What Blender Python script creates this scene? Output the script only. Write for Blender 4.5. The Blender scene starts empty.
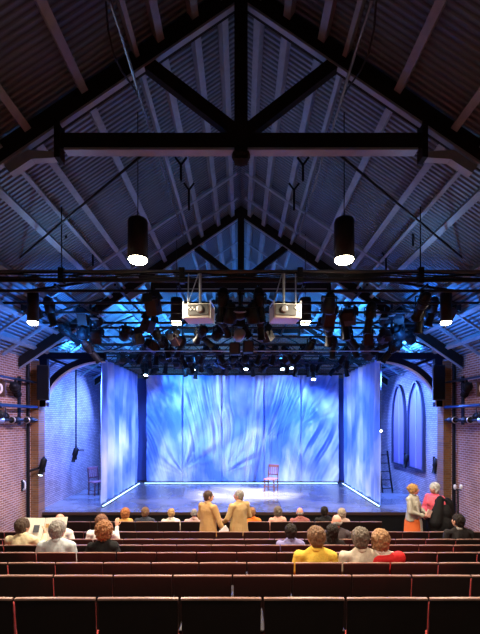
import bpy, math, random
from mathutils import Vector, Matrix, noise
C = bpy.context.scene
COL = C.collection
F = 400.0          # focal length in pixels of the 480x634 frame
CZ = 3.42          # camera height above the low floor
PI = math.pi

def at(px, py, Y):
    return Vector(((px - 241) * Y / F, Y, CZ + (420 - py) * Y / F))

# ---------------------------------------------------------------- camera
cam_d = bpy.data.cameras.new('camera')
cam = bpy.data.objects.new('camera', cam_d)
COL.objects.link(cam)
cam.location = (0, 0, CZ)
cam.rotation_euler = (PI / 2, 0, 0)
cam_d.sensor_width = 36
cam_d.lens = 36 * F / 634
cam_d.shift_y = 103 / 634
cam_d.shift_x = -1 / 634
cam_d.clip_start = 0.05
C.camera = cam

# ---------------------------------------------------------------- world, exposure
C.view_settings.view_transform = 'Standard'
C.view_settings.look = 'None'
C.view_settings.gamma = 1
C.view_settings.use_curve_mapping = False
C.view_settings.exposure = 0.0
W = bpy.data.worlds.new('world'); C.world = W
W.use_nodes = True
W.node_tree.nodes['Background'].inputs[0].default_value = (0.22, 0.38, 0.6, 1)
W.node_tree.nodes['Background'].inputs[1].default_value = 0.035

def spot(loc, target, watts, color, size=60, blend=0.6, r=0.06):
    d = bpy.data.lights.new('spot_beam', 'SPOT')
    d.energy = watts; d.color = color; d.spot_size = math.radians(size); d.spot_blend = blend
    d.shadow_soft_size = r
    o = bpy.data.objects.new('spot_beam', d); COL.objects.link(o)
    o.location = loc
    o.rotation_euler = (Vector(target) - Vector(loc)).to_track_quat('-Z', 'Y').to_euler()
    return o

BLUE = (0.10, 0.28, 1.0); PALE = (0.66, 0.74, 1.0); WHITE = (0.85, 0.92, 1.0)
LAV = (0.64, 0.52, 0.95); WARM = (1.0, 0.83, 0.6)
# beams onto the silk curtains
for x, xt, w in ((-3.7, -0.5, 2300), (3.7, 0.5, 1900), (-3.6, -2.9, 900), (3.6, 2.9, 900)):
    spot((x, 15.0, 5.1), (xt, 16.8, 3.0), w * 0.75, (0.17, 0.36, 1.0), 85, 0.9)
for x, z, w in ((-2.6, 2.3, 900), (0.1, 2.9, 700), (1.2, 1.9, 600), (3.0, 2.6, 900), (-0.6, 1.8, 800)):
    spot((x * 0.6 - 1.2, 13.4, 5.1), (x, 16.8, z), w * 1.45, PALE, 24, 1.0)
for s in (-1, 1):
    spot((s * 1.4, 12.9, 5.1), (s * 4.25, 14.6, 2.9), 1000, (0.17, 0.34, 1.0), 80, 0.9)
    spot((s * 0.8, 13.9, 5.1), (s * 4.25, 14.2, 2.4), 650, PALE, 34, 1.0)
    # the brick side walls beside the stage
    spot((s * 4.5, 12.0, 5.1), (s * 5.95, 13.6, 1.4), 1900, (0.08, 0.22, 1.0), 120, 1.0)
    spot((s * 4.5, 13.9, 4.6), (s * 5.95, 14.6, 1.6), 900, (0.14, 0.26, 1.0), 130, 1.0)
    spot((s * 4.5, 15.8, 4.8), (s * 5.95, 13.6, 2.8), 1100, (0.12, 0.26, 1.0), 120, 0.8)
    # wash up to the roof over the stage
    for y_ in (11.7, 13.4, 14.9):
        spot((s * 3.0, y_, 5.85), (s * 4.0, y_ + 0.6, 8.0), 420, (0.04, 0.32, 1.0), 165, 0.7)
    spot((s * 1.5, 15.0, 5.7), (s * 2.6, 16.4, 7.2), 800, (0.05, 0.34, 1.0), 165, 0.7)
    spot((s * 3.7, 9.0, 5.1), (s * 4.9, 9.5, 6.4), 330, (0.02, 0.24, 1.0), 150, 0.9)
    spot((s * 4.9, 11.9, 5.35), (s * 5.0, 13.5, 8.0), 420, (0.05, 0.35, 1.0), 160, 0.6)
    # lavender wash on the side walls of the house
    spot((s * 2.6, 8.2, 5.6), (s * 5.95, 10.4, 2.8), 1000, LAV, 70, 0.9)
    spot((s * 4.3, 10.9, 4.9), (s * 5.95, 10.9, 4.6), 14, (1.0, 0.55, 0.25), 120, 0.9)
# floor
spot((-1.0, 12.7, 5.0), (-0.4, 14.2, 0.8), 8000, (1.0, 0.88, 0.76), 46, 0.9)
spot((1.6, 13.0, 5.0), (1.0, 14.3, 0.8), 5000, (1.0, 0.88, 0.80), 36, 0.9)
for s in (-1, 1):
    spot((s * 2.6, 13.6, 5.6), (s * 3.2, 13.6, 0.8), 160, (0.03, 0.14, 1.0), 80, 0.9)
# cool wash on the roof over the house
spot((0, 7.4, 6.3), (0, 8.2, 9), 40, (0.22, 0.50, 1.0), 170, 0.5)
for s in (-1, 1):
    spot((s * 3.0, 7.2, 6.1), (s * 3.2, 6.4, 9), 24, (0.28, 0.52, 1.0), 170, 0.5)

# ---------------------------------------------------------------- materials
MATS = {}
def nodes_of(m):
    nt = m.node_tree
    return nt, nt.nodes, nt.links, nt.nodes['Principled BSDF']
def mat(name, color, rough=0.6, *a, spec=None, **k):
    new = name not in MATS
    m = mat_(name, color, rough, *a, **k)
    if new and (spec is not None or max(color) < 0.04 and rough > 0.34):
        m.node_tree.nodes['Principled BSDF'].inputs['Specular IOR Level'].default_value = 0.2 if spec is None else spec
    return m
def mat_(name, color, rough=0.6, metal=0.0, emit=0.0, ecol=None, var=0.0, vscale=8, bump=0.0, bscale=40, sheen=0, trans=0):
    if name in MATS: return MATS[name]
    m = bpy.data.materials.new(name); m.use_nodes = True
    nt, N, L, B = nodes_of(m)
    B.inputs['Base Color'].default_value = (*color, 1)
    B.inputs['Roughness'].default_value = rough
    B.inputs['Metallic'].default_value = metal
    if sheen: B.inputs['Sheen Weight'].default_value = sheen
    if emit:
        B.inputs['Emission Color'].default_value = (*(ecol or color), 1)
        B.inputs['Emission Strength'].default_value = emit
    tc = N.new('ShaderNodeTexCoord')
    nz = N.new('ShaderNodeTexNoise'); nz.inputs['Scale'].default_value = vscale; nz.inputs['Detail'].default_value = 4
    L.new(tc.outputs['Object'], nz.inputs['Vector'])
    if var:
        mx = N.new('ShaderNodeMix'); mx.data_type = 'RGBA'
        mx.inputs['A'].default_value = (*[max(0, c * (1 - var)) for c in color], 1)
        mx.inputs['B'].default_value = (*[min(1, c * (1 + var)) for c in color], 1)
        L.new(nz.outputs['Fac'], mx.inputs['Factor']); L.new(mx.outputs['Result'], B.inputs['Base Color'])
    if bump:
        n2 = N.new('ShaderNodeTexNoise'); n2.inputs['Scale'].default_value = bscale
        L.new(tc.outputs['Object'], n2.inputs['Vector'])
        bp = N.new('ShaderNodeBump'); bp.inputs['Strength'].default_value = bump; bp.inputs['Distance'].default_value = 0.02
        L.new(n2.outputs['Fac'], bp.inputs['Height']); L.new(bp.outputs['Normal'], B.inputs['Normal'])
    MATS[name] = m
    return m

def brick(name, c1, c2, mortar, axis):
    m = bpy.data.materials.new(name); m.use_nodes = True
    nt, N, L, B = nodes_of(m)
    tc = N.new('ShaderNodeTexCoord'); sp = N.new('ShaderNodeSeparateXYZ'); cb = N.new('ShaderNodeCombineXYZ')
    L.new(tc.outputs['Object'], sp.inputs[0])
    L.new(sp.outputs['Y' if axis == 'side' else 'X'], cb.inputs['X']); L.new(sp.outputs['Z'], cb.inputs['Y'])
    bt = N.new('ShaderNodeTexBrick')
    bt.inputs['Scale'].default_value = 1; bt.inputs['Brick Width'].default_value = 0.19
    bt.inputs['Row Height'].default_value = 0.062; bt.inputs['Mortar Size'].default_value = 0.008
    bt.inputs['Mortar Smooth'].default_value = 0.2; bt.inputs['Bias'].default_value = 0
    bt.inputs['Color1'].default_value = (*c1, 1); bt.inputs['Color2'].default_value = (*c2, 1)
    bt.inputs['Mortar'].default_value = (*mortar, 1)
    L.new(cb.outputs[0], bt.inputs['Vector'])
    nz = N.new('ShaderNodeTexNoise'); nz.inputs['Scale'].default_value = 1.3; nz.inputs['Detail'].default_value = 6
    L.new(tc.outputs['Object'], nz.inputs['Vector'])
    mx = N.new('ShaderNodeMix'); mx.data_type = 'RGBA'; mx.blend_type = 'MULTIPLY'; mx.inputs['Factor'].default_value = 0.7
    rp = N.new('ShaderNodeValToRGB'); rp.color_ramp.elements[0].position = 0.3; rp.color_ramp.elements[0].color = (0.5, 0.45, 0.42, 1)
    rp.color_ramp.elements[1].position = 0.7
    L.new(nz.outputs['Fac'], rp.inputs[0]); L.new(bt.outputs['Color'], mx.inputs['A']); L.new(rp.outputs[0], mx.inputs['B'])
    L.new(mx.outputs['Result'], B.inputs['Base Color'])
    bp = N.new('ShaderNodeBump'); bp.inputs['Strength'].default_value = 0.7; bp.inputs['Distance'].default_value = 0.01; bp.invert = True
    L.new(bt.outputs['Fac'], bp.inputs['Height']); L.new(bp.outputs['Normal'], B.inputs['Normal'])
    B.inputs['Roughness'].default_value = 0.85
    return m

def stripes(name, c1, c2, axis, pitch, rough=0.5, metal=0.0, slope=False):
    """ribbed sheet: ribs of a pitch along one axis, as colour and bump"""
    m = bpy.data.materials.new(name); m.use_nodes = True
    nt, N, L, B = nodes_of(m)
    tc = N.new('ShaderNodeTexCoord'); sp = N.new('ShaderNodeSeparateXYZ')
    L.new(tc.outputs['Object'], sp.inputs[0])
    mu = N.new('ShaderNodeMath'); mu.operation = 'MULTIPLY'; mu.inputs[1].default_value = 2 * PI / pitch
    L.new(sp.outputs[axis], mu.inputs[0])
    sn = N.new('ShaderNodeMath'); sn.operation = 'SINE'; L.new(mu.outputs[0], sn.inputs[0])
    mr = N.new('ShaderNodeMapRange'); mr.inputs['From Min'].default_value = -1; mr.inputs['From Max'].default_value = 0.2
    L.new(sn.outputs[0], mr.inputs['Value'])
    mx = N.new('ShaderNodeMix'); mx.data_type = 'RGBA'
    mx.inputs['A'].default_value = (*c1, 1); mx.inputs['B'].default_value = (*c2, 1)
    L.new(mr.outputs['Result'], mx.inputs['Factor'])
    nz = N.new('ShaderNodeTexNoise'); nz.inputs['Scale'].default_value = 0.8; nz.inputs['Detail'].default_value = 5
    L.new(tc.outputs['Object'], nz.inputs['Vector'])
    m2 = N.new('ShaderNodeMix'); m2.data_type = 'RGBA'; m2.blend_type = 'MULTIPLY'; m2.inputs['Factor'].default_value = 0.6
    L.new(mx.outputs['Result'], m2.inputs['A']); L.new(nz.outputs['Color'], m2.inputs['B'])
    rp = N.new('ShaderNodeValToRGB'); rp.color_ramp.elements[0].position = 0.3; rp.color_ramp.elements[0].color = (0.45, 0.45, 0.45, 1)
    rp.color_ramp.elements[1].position = 0.65
    L.new(nz.outputs['Fac'], rp.inputs[0]); L.new(rp.outputs[0], m2.inputs['B'])
    L.new(m2.outputs['Result'], B.inputs['Base Color'])
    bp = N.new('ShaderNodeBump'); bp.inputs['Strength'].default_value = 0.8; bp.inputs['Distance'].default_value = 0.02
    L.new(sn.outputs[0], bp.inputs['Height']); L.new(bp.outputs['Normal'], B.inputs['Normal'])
    B.inputs['Roughness'].default_value = rough; B.inputs['Metallic'].default_value = metal
    return m

M_BRICK = brick('house_brick', (0.42, 0.18, 0.11), (0.28, 0.12, 0.08), (0.62, 0.52, 0.50), 'side')
M_BRICKX = brick('cross_brick', (0.42, 0.17, 0.09), (0.30, 0.12, 0.07), (0.42, 0.36, 0.36), 'cross')
M_SBRICK = brick('stage_brick', (0.52, 0.44, 0.46), (0.38, 0.31, 0.34), (0.16, 0.15, 0.17), 'side')
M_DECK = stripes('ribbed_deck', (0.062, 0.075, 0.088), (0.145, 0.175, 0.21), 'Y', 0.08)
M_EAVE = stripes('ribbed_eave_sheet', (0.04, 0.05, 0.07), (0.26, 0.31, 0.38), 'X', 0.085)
M_PURLIN = mat('grey_painted_steel', (0.21, 0.235, 0.27), 0.55, 0, var=0.3)
M_TIMBER = mat('black_brown_timber', (0.016, 0.012, 0.011), 0.7, 0, spec=0.08, var=0.5, vscale=5)
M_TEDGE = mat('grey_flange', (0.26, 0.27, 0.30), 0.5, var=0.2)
M_BLACK = mat('black_metal', (0.009, 0.009, 0.011), 0.5, 0.0, var=0.3, spec=0.15)
M_PIPE = mat('black_pipe', (0.022, 0.022, 0.026), 0.35, 0.6)
M_PIPEL = mat('dull_steel_pipe', (0.16, 0.14, 0.12), 0.35, 0.8)
M_CABLE = mat('rubber_cable', (0.012, 0.012, 0.014), 0.6)
M_STEEL = mat('silver_metal', (0.55, 0.55, 0.56), 0.3, 0.8)
M_RUST = mat('dark_red_housing', (0.030, 0.012, 0.010), 0.45)
M_LENS = mat('glass_lens', (0.10, 0.15, 0.22), 0.08, 0.3)
M_LIT = mat('lit_lens', (1, 1, 1), 0.3, emit=14, ecol=(0.75, 0.88, 1))
M_PEND = mat('pendant_diffuser', (1, 1, 1), 0.3, emit=34, ecol=(1, 0.86, 0.62))
M_STRIP = mat('led_strip', (0.8, 0.9, 1), 0.4, emit=5, ecol=(0.35, 0.62, 1))
M_FLOOR = mat('dark_tier_floor', (0.02, 0.017, 0.018), 0.7, var=0.3)
M_SBACK = mat('dark_stained_plywood', (0.012, 0.006, 0.006), 0.38, spec=0.5, var=0.35, vscale=6)
M_SEDGE = mat('edge_highlight', (0.33, 0.19, 0.16), 0.3, var=0.3, vscale=30)  # pale tone paints the highlight along the glossy seat tops
M_RED = mat('red_upholstery', (0.34, 0.03, 0.028), 0.85, var=0.2, vscale=60)
M_SFRAME = mat('seat_standard', (0.16, 0.03, 0.028), 0.5)
M_CREAM = mat('cream_plastic', (0.62, 0.60, 0.55), 0.45)
M_WHITEP = mat('white_plastic', (0.8, 0.8, 0.8), 0.4)

# ---------------------------------------------------------------- mesh helpers
class MB:
    def __init__(s): s.v = []; s.f = []
    def add(s, vs, fs):
        o = len(s.v); s.v += [Vector(v) for v in vs]; s.f += [tuple(i + o for i in f) for f in fs]; return s
    def box(s, c, d, rot=None, taper=1.0):
        x, y, z = [k / 2 for k in d]; c = Vector(c)
        vs = []
        for sx, sy, sz in ((-1,-1,-1),(1,-1,-1),(1,1,-1),(-1,1,-1),(-1,-1,1),(1,-1,1),(1,1,1),(-1,1,1)):
            t = taper if sz > 0 else 1
            p = Vector((sx * x * t, sy * y * t, sz * z))
            if rot: p = rot @ p
            vs.append(c + p)
        return s.add(vs, [(3,2,1,0),(4,5,6,7),(0,1,5,4),(1,2,6,5),(2,3,7,6),(3,0,4,7)])
    def bar(s, a, b, w, h, up=(0, 0, 1)):
        a, b = Vector(a), Vector(b); d = (b - a); l = d.length; d.normalize()
        u = Vector(up); sd = d.cross(u)
        if sd.length < 1e-4: sd = d.cross(Vector((1, 0, 0)))
        sd.normalize(); u = sd.cross(d)
        R = Matrix((sd, d, u)).transposed()
        return s.box((a + b) / 2, (w, l, h), R)
    def tube(s, a, b, r0, r1=None, n=10, cap=True):
        if r1 is None: r1 = r0
        a, b = Vector(a), Vector(b); d = (b - a).normalized()
        u = d.orthogonal().normalized(); w = d.cross(u)
        vs = []
        for p, r in ((a, r0), (b, r1)):
            for k in range(n):
                t = 2 * PI * k / n; vs.append(p + u * math.cos(t) * r + w * math.sin(t) * r)
        fs = [(k, (k + 1) % n, n + (k + 1) % n, n + k) for k in range(n)]
        if cap: fs += [tuple(range(n - 1, -1, -1)), tuple(range(n, 2 * n))]
        return s.add(vs, fs)
    def path(s, pts, r, n=6):
        for a, b in zip(pts, pts[1:]): s.tube(a, b, r, r, n)
        return s
    def lathe(s, prof, c=(0, 0, 0), n=16, R=None):
        """profile of (radius, z), closed with caps"""
        c = Vector(c); vs = []
        for r, z in prof:
            for k in range(n):
                t = 2 * PI * k / n; p = Vector((r * math.cos(t), r * math.sin(t), z))
                vs.append(c + (R @ p if R else p))
        fs = []
        for i in range(len(prof) - 1):
            for k in range(n):
                fs.append((i * n + k, i * n + (k + 1) % n, (i + 1) * n + (k + 1) % n, (i + 1) * n + k))
        fs += [tuple(range(n - 1, -1, -1)), tuple(range((len(prof) - 1) * n, len(prof) * n))]
        return s.add(vs, fs)
    def ball(s, c, r, n=12, m=8, R=None):
        if not hasattr(r, '__len__'): r = (r, r, r)
        c = Vector(c); vs = []; fs = []
        def P(x, y, z):
            p = Vector((x * r[0], y * r[1], z * r[2])); return c + (R @ p if R else p)
        vs.append(P(0, 0, -1))
        for i in range(1, m):
            ph = -PI / 2 + PI * i / m
            for k in range(n):
                t = 2 * PI * k / n; vs.append(P(math.cos(ph) * math.cos(t), math.cos(ph) * math.sin(t), math.sin(ph)))
        vs.append(P(0, 0, 1)); T = len(vs) - 1
        for k in range(n): fs.append((0, 1 + (k + 1) % n, 1 + k))
        for i in range(m - 2):
            for k in range(n):
                a = 1 + i * n; fs.append((a + k, a + (k + 1) % n, a + n + (k + 1) % n, a + n + k))
        a = 1 + (m - 2) * n
        for k in range(n): fs.append((a + k, a + (k + 1) % n, T))
        return s.add(vs, fs)
    def cap(s, a, b, r0, r1=None, n=12):
        if r1 is None: r1 = r0
        s.tube(a, b, r0, r1, n); s.ball(a, r0, n, 8); s.ball(b, r1, n, 8); return s
    def prism(s, pts, y0, y1, holes=None):
        """polygon in XZ extruded along Y"""
        n = len(pts); vs = [(x, y0, z) for x, z in pts] + [(x, y1, z) for x, z in pts]
        fs = [tuple(range(n)), tuple(range(2 * n - 1, n - 1, -1))]
        fs += [(k, n + k, n + (k + 1) % n, (k + 1) % n) for k in range(n)]
        return s.add(vs, fs)
    def mesh(s, name):
        me = bpy.data.meshes.new(name); me.from_pydata([tuple(v) for v in s.v], [], s.f); me.update(); return me
    def build(s, name, m, parent=None, smooth=False, loc=None, bevel=0):
        me = s.mesh(name); me.materials.append(m)
        if smooth: me.polygons.foreach_set('use_smooth', [True] * len(me.polygons))
        o = bpy.data.objects.new(name, me); COL.objects.link(o)
        if parent: o.parent = parent
        if loc is not None: o.location = loc
        if bevel:
            b = o.modifiers.new('bevel', 'BEVEL'); b.width = bevel; b.segments = 2; b.limit_method = 'ANGLE'
        return o

def tag(o, label=None, cat=None, group=None, kind=None):
    if label: o['label'] = label
    if cat: o['category'] = cat
    if group: o['group'] = group
    if kind: o['kind'] = kind
    return o
def thing(name, loc, rz=0, label=None, cat=None, group=None):
    o = bpy.data.objects.new(name, None); COL.objects.link(o); o.empty_display_size = 0.1
    o.location = loc; o.rotation_euler = (0, 0, rz)
    return tag(o, label, cat, group)
KIDS = {}
def copy_tree(o, parent=None):
    c = o.copy(); COL.objects.link(c)
    if parent: c.parent = parent
    for ch in kids(o): copy_tree(ch, c)
    return c
def kids(o):
    if o.name not in KIDS: KIDS[o.name] = list(o.children)
    return KIDS[o.name]
ORD = ['first', 'second', 'third', 'fourth', 'fifth', 'sixth', 'seventh', 'eighth', 'ninth', 'tenth', 'eleventh', 'twelfth',
       'thirteenth', 'fourteenth', 'fifteenth', 'sixteenth', 'seventeenth', 'eighteenth', 'nineteenth', 'twentieth',
       'twenty-first', 'twenty-second', 'twenty-third', 'twenty-fourth']

# ---------------------------------------------------------------- shell
ROWZ = [2.635, 3.67, 4.58, 5.47, 6.34, 7.26, 8.27, 9.78]
DROP = [1.18, 1.42, 1.626, 1.805, 1.976, 2.16, 2.316, 2.506]
BACKH = 0.93
ROWF = [CZ - d - BACKH for d in DROP]; ROWF[-1] = 0.0
for _i, _d in enumerate((0.0, 0.012, 0.014, 0.013, 0.012, 0.008)): ROWF[_i] -= _d
WX = 5.95; STAGE_Y = 11.5; STAGE_Z = CZ - 2.65; BACK_Y = 17.7; REAR = -2.6
fl = MB()
fl.box((0, (REAR + 2.55) / 2, 0.75), (2 * WX, 2.55 - REAR, 1.6))
for i in range(7):
    y0 = ROWZ[i] - 0.12; y1 = ROWZ[i + 1] - 0.12 if i < 6 else ROWZ[6] + 0.5
    h = ROWF[i] + 0.05
    fl.box((0, (y0 + y1) / 2, ROWF[i] - h / 2), (2 * WX, y1 - y0, h))
fl.box((0, (8.77 + BACK_Y) / 2, -0.05), (2 * WX, BACK_Y - 8.77, 0.1))
tag(fl.build('floor', M_FLOOR), kind='structure')
tag(MB().box((-WX - 0.15, (REAR + STAGE_Y) / 2, 2.7), (0.3, STAGE_Y - REAR, 5.4)).build('wall_left', M_BRICK), kind='structure')
tag(MB().box((WX + 0.15, (REAR + STAGE_Y) / 2, 2.7), (0.3, STAGE_Y - REAR, 5.4)).build('wall_right', M_BRICK), kind='structure')
tag(MB().box((-WX - 0.15, (BACK_Y + STAGE_Y) / 2, 2.7), (0.3, BACK_Y - STAGE_Y, 5.4)).build('wall_stage_left', M_SBRICK), kind='structure')
tag(MB().box((WX + 0.15, (BACK_Y + STAGE_Y) / 2, 2.7), (0.3, BACK_Y - STAGE_Y, 5.4)).build('wall_stage_right', M_SBRICK), kind='structure')
APEX = CZ + 5.72; SL = 0.67
def gable(y, name, m):
    return tag(MB().prism([(-WX - 0.3, 0), (WX + 0.3, 0), (WX + 0.3, APEX - SL * (WX + 0.3)), (0, APEX), (-WX - 0.3, APEX - SL * (WX + 0.3))], y, y + 0.25).build(name, m), kind='structure')
gable(BACK_Y, 'wall_back', M_BRICKX); gable(REAR - 0.25, 'wall_rear', M_BRICKX)
# brick piers at the stage mouth
for s, nm in ((-1, 'wall_pier_left'), (1, 'wall_pier_right')):
    tag(MB().box((s * (WX - 0.11), STAGE_Y, 2.55), (0.22, 0.36, 5.1)).build(nm, brick(nm, (0.34, 0.15, 0.06), (0.22, 0.10, 0.05), (0.22, 0.17, 0.14), 'cross')), kind='structure')
# roof deck: two slopes, a coarser sheet along the eaves
rf = MB(); ev = MB()
EX = 4.35
for s in (-1, 1):
    for mb, xa, xb in ((rf, 0, EX), (ev, EX, WX + 0.3)):
        za, zb = APEX - SL * xa, APEX - SL * xb
        p = [(s * xa, za), (s * xb, zb), (s * xb, zb + 0.1), (s * xa, za + 0.1)]
        mb.prism(p, REAR, BACK_Y)
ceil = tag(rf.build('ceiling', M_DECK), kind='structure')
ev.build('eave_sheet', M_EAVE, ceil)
for s in (-1, 1):
    for x in (0.25, 0.62, 1.06, 1.36, 2.04, 2.77, 3.12, 3.48, 4.3, 4.9, 5.5):
        z = APEX - SL * x - 0.085
        ang = math.atan(SL) * s
        R = Matrix.Rotation(ang, 3, 'Y')
        b = MB().box((s * x, (REAR + BACK_Y) / 2, z), (0.10 if x not in (1.36, 3.12) else 0.06, BACK_Y - REAR - 0.02, 0.13), R)
        b.build('purlin', M_PURLIN, ceil)
# cross battens in the blue-lit roof over the stage
for y in (8.9, 9.9, 12.3, 13.5, 14.7, 15.9):
    for s in (-1, 1):
        MB().bar((s * 0.1, y, APEX - 0.15 - SL * 0.1), (s * 5.9, y, APEX - 0.15 - SL * 5.9), 0.07, 0.05).build('batten', M_PURLIN, ceil)

# stage
st = tag(MB().box((0, (STAGE_Y + BACK_Y) / 2 - 0.01, STAGE_Z - 0.04), (2 * WX - 0.03, BACK_Y - STAGE_Y - 0.03, 0.08)).build(
    'stage', mat('stage_boards', (0.30, 0.32, 0.36), 0.22, var=0.35, vscale=1.2)),
    'low wooden stage with a glossy grey-blue floor in front of the silk curtains', 'stage')
nt, N, L, B = nodes_of(MATS['stage_boards'])
tc = N.new('ShaderNodeTexCoord'); bt = N.new('ShaderNodeTexBrick'); bt.inputs['Scale'].default_value = 1
bt.inputs['Brick Width'].default_value = 2.44; bt.inputs['Row Height'].default_value = 1.22; bt.inputs['Mortar Size'].default_value = 0.012
bt.inputs['Color1'].default_value = (0.21, 0.22, 0.25, 1); bt.inputs['Color2'].default_value = (0.15, 0.16, 0.19, 1); bt.inputs['Mortar'].default_value = (0.07, 0.07, 0.08, 1)
L.new(tc.outputs['Object'], bt.inputs['Vector'])
nz = N.new('ShaderNodeTexNoise'); nz.inputs['Scale'].default_value = 1.1; nz.inputs['Detail'].default_value = 7
L.new(tc.outputs['Object'], nz.inputs['Vector'])
rp = N.new('ShaderNodeValToRGB'); rp.color_ramp.elements[0].position = 0.35; rp.color_ramp.elements[0].color = (0.45, 0.45, 0.5, 1); rp.color_ramp.elements[1].position = 0.62
L.new(nz.outputs['Fac'], rp.inputs[0])
mx = N.new('ShaderNodeMix'); mx.data_type = 'RGBA'; mx.blend_type = 'MULTIPLY'; mx.inputs['Factor'].default_value = 1
L.new(bt.outputs['Color'], mx.inputs['A']); L.new(rp.outputs[0], mx.inputs['B']); L.new(mx.outputs['Result'], B.inputs['Base Color'])
MB().box((0, STAGE_Y + 0.05, (STAGE_Z - 0.08) / 2), (2 * WX - 0.5, 0.06, STAGE_Z - 0.08)).build('front_fascia', M_BLACK, st)
MB().box((0, STAGE_Y - 0.005, STAGE_Z - 0.04), (2 * WX - 0.5, 0.02, 0.085)).build('edge_nosing', mat('stage_nosing', (0.05, 0.025, 0.02), 0.5), st)

# ---------------------------------------------------------------- arched windows on the right stage wall
def arch_pts(w, h, n=10, r=1.15):
    """pointed arch outline, base at 0, width w, height h"""
    sp = h - w * r
    pts = [(-w / 2, 0), (w / 2, 0)]
    for k in range(n + 1):
        t = k / n; pts.append((w / 2 * (1 - t ** 1.9), sp + (h - sp) * (1 - (1 - t) ** 1.5) if k else sp))
    for k in range(n - 1, -1, -1):
        t = k / n; pts.append((-w / 2 * (1 - t ** 1.9), sp + (h - sp) * (1 - (1 - t) ** 1.5) if k else sp))
    return pts
M_WPANEL = mat('painted_window_panel', (0.20, 0.15, 0.30), 0.5, var=0.12, vscale=3)
for i, yc in enumerate((14.95, 13.5)):
    w = 1.25; h = 3.0
    outer = arch_pts(w, h); inner = arch_pts(w - 0.16, h - 0.12)
    def vert(p, x, off=0): return (x, yc + p[0], 1.75 + p[1] + off)
    n = len(outer)
    vs = []
    for p, q in zip(outer, inner):
        q = (q[0], q[1] + 0.06)
        vs += [vert(p, WX - 0.10), vert(q, WX - 0.10), vert(p, WX - 0.002), vert(q, WX - 0.03)]
    fs = []
    for k in range(n):
        a, b = 4 * k, 4 * ((k + 1) % n)
        fs += [(a, b, b + 1, a + 1), (a + 1, b + 1, b + 3, a + 3), (a + 2, b + 2, b, a)]
    wn = tag(MB().add(vs, fs).build('window_%d' % (i + 1), mat('dark_window_frame', (0.03, 0.03, 0.06), 0.5)), kind='structure')
    m = len(inner)
    MB().add([vert((q[0], q[1] + 0.06), WX - 0.035) for q in inner] + [vert((q[0], q[1] + 0.06), WX - 0.012) for q in inner],
             [tuple(range(m - 1, -1, -1)), tuple(range(m, 2 * m))] + [(k, (k + 1) % m, m + (k + 1) % m, m + k) for k in range(m)]).build('window_panel', M_WPANEL, wn)
    MB().box((WX - 0.045, yc, 1.75 + 1.35), (0.02, 0.03, 2.6)).build('mullion', mat('mullion_paint', (0.35, 0.33, 0.5), 0.5), wn)

# ---------------------------------------------------------------- roof trusses
def truss(y, label, knee=True):
    t = thing('roof_truss', (0, y, 0), 0, label, 'roof truss', 'dark roof trusses')
    A = CZ + 5.4; s2 = 0.68; th = 0.12
    for s in (-1, 1):
        MB().prism([(0, A), (s * 5.9, A - s2 * 5.9), (s * 5.9, A - s2 * 5.9 + 0.30), (0, A + 0.30)], -th / 2, th / 2).build('rafter', M_TIMBER, t)
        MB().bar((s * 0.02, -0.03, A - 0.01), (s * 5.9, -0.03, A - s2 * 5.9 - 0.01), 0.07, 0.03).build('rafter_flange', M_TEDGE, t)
        a = Vector((s * 0.06, 0, CZ + 3.72)); b = Vector((s * 1.2, 0, A - s2 * 1.2 + 0.02))
        MB().bar(a, b, 0.12, 0.16).build('brace', M_TIMBER, t)
        MB().box((s * 2.36, 0, CZ + 3.62), (0.07, 0.16, 0.5)).build('hanger', M_TIMBER, t)
        if knee:
            x0 = s * 2.40; zz = CZ + 3.46
            MB().prism([(x0, zz), (s * 2.75, zz + 0.02), (s * 3.05, zz - 0.18), (s * 2.98, zz - 0.28), (s * 2.7, zz - 0.10), (x0, zz - 0.08)], -0.05, 0.05).build('knee_plate', M_TEDGE, t)
    MB().box((0, 0, CZ + 3.60), (4.75, 0.10, 0.20)).build('tie_beam', M_TIMBER, t)
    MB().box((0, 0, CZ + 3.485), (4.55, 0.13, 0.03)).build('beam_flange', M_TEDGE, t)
    MB().box((0, -0.01, CZ + 4.45), (0.17, 0.14, 2.2)).build('king_post', M_TIMBER, t)
    MB().lathe([(0.03, 0), (0.09, 0.02), (0.09, 0.06), (0.12, 0.08), (0.12, 0.12)], (0, 0, CZ + 3.33), 12).build('post_foot', M_TIMBER, t)
    return t
truss(5.2, 'dark roof truss nearest the audience, its king post reaching the top of the photo')
truss(10.7, 'dark roof truss in the middle of the hall, seen above the lighting pipe')
truss(16.2, 'farthest dark roof truss, above the back silk curtain')

# sway cables
for s, side in ((-1, 'left'), (1, 'right')):
    a = Vector((s * 1.27, 5.25, CZ + 3.5)); b = Vector((s * 4.9, 8.0, CZ + 2.85))
    tag(MB().tube(a, b, 0.017).build('tie_rod', M_BLACK), 'thin black tie rod slanting across the %s roof slope' % side, 'tie rod', 'slanting tie rods')

# hanging conduits along the ridge purlins
for s, side in ((-1, 'left'), (1, 'right')):
    c = MB(); c.path([(s * 1.38, y, CZ + 4.42 + 0.02 * math.sin(y * 3)) for y in [4.2 + k * 0.5 for k in range(12)]], 0.02)
    t = tag(c.build('conduit', M_PIPEL), 'thin steel conduit running along the %s roof slope near the ridge' % side, 'conduit', 'roof conduits')
    cb = MB()
    pts = [Vector((s * (1.42 + 0.05 * math.sin(k)), 4.2 + 0.2 * k, CZ + 4.4 - 0.22 * math.sin(k / 6 * PI) )) for k in range(7)]
    cb.path(pts, 0.012)
    tag(cb.build('cable', M_CABLE), 'loose black cable looping under the %s roof conduit' % side, 'cable', 'loose roof cables')

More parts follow.
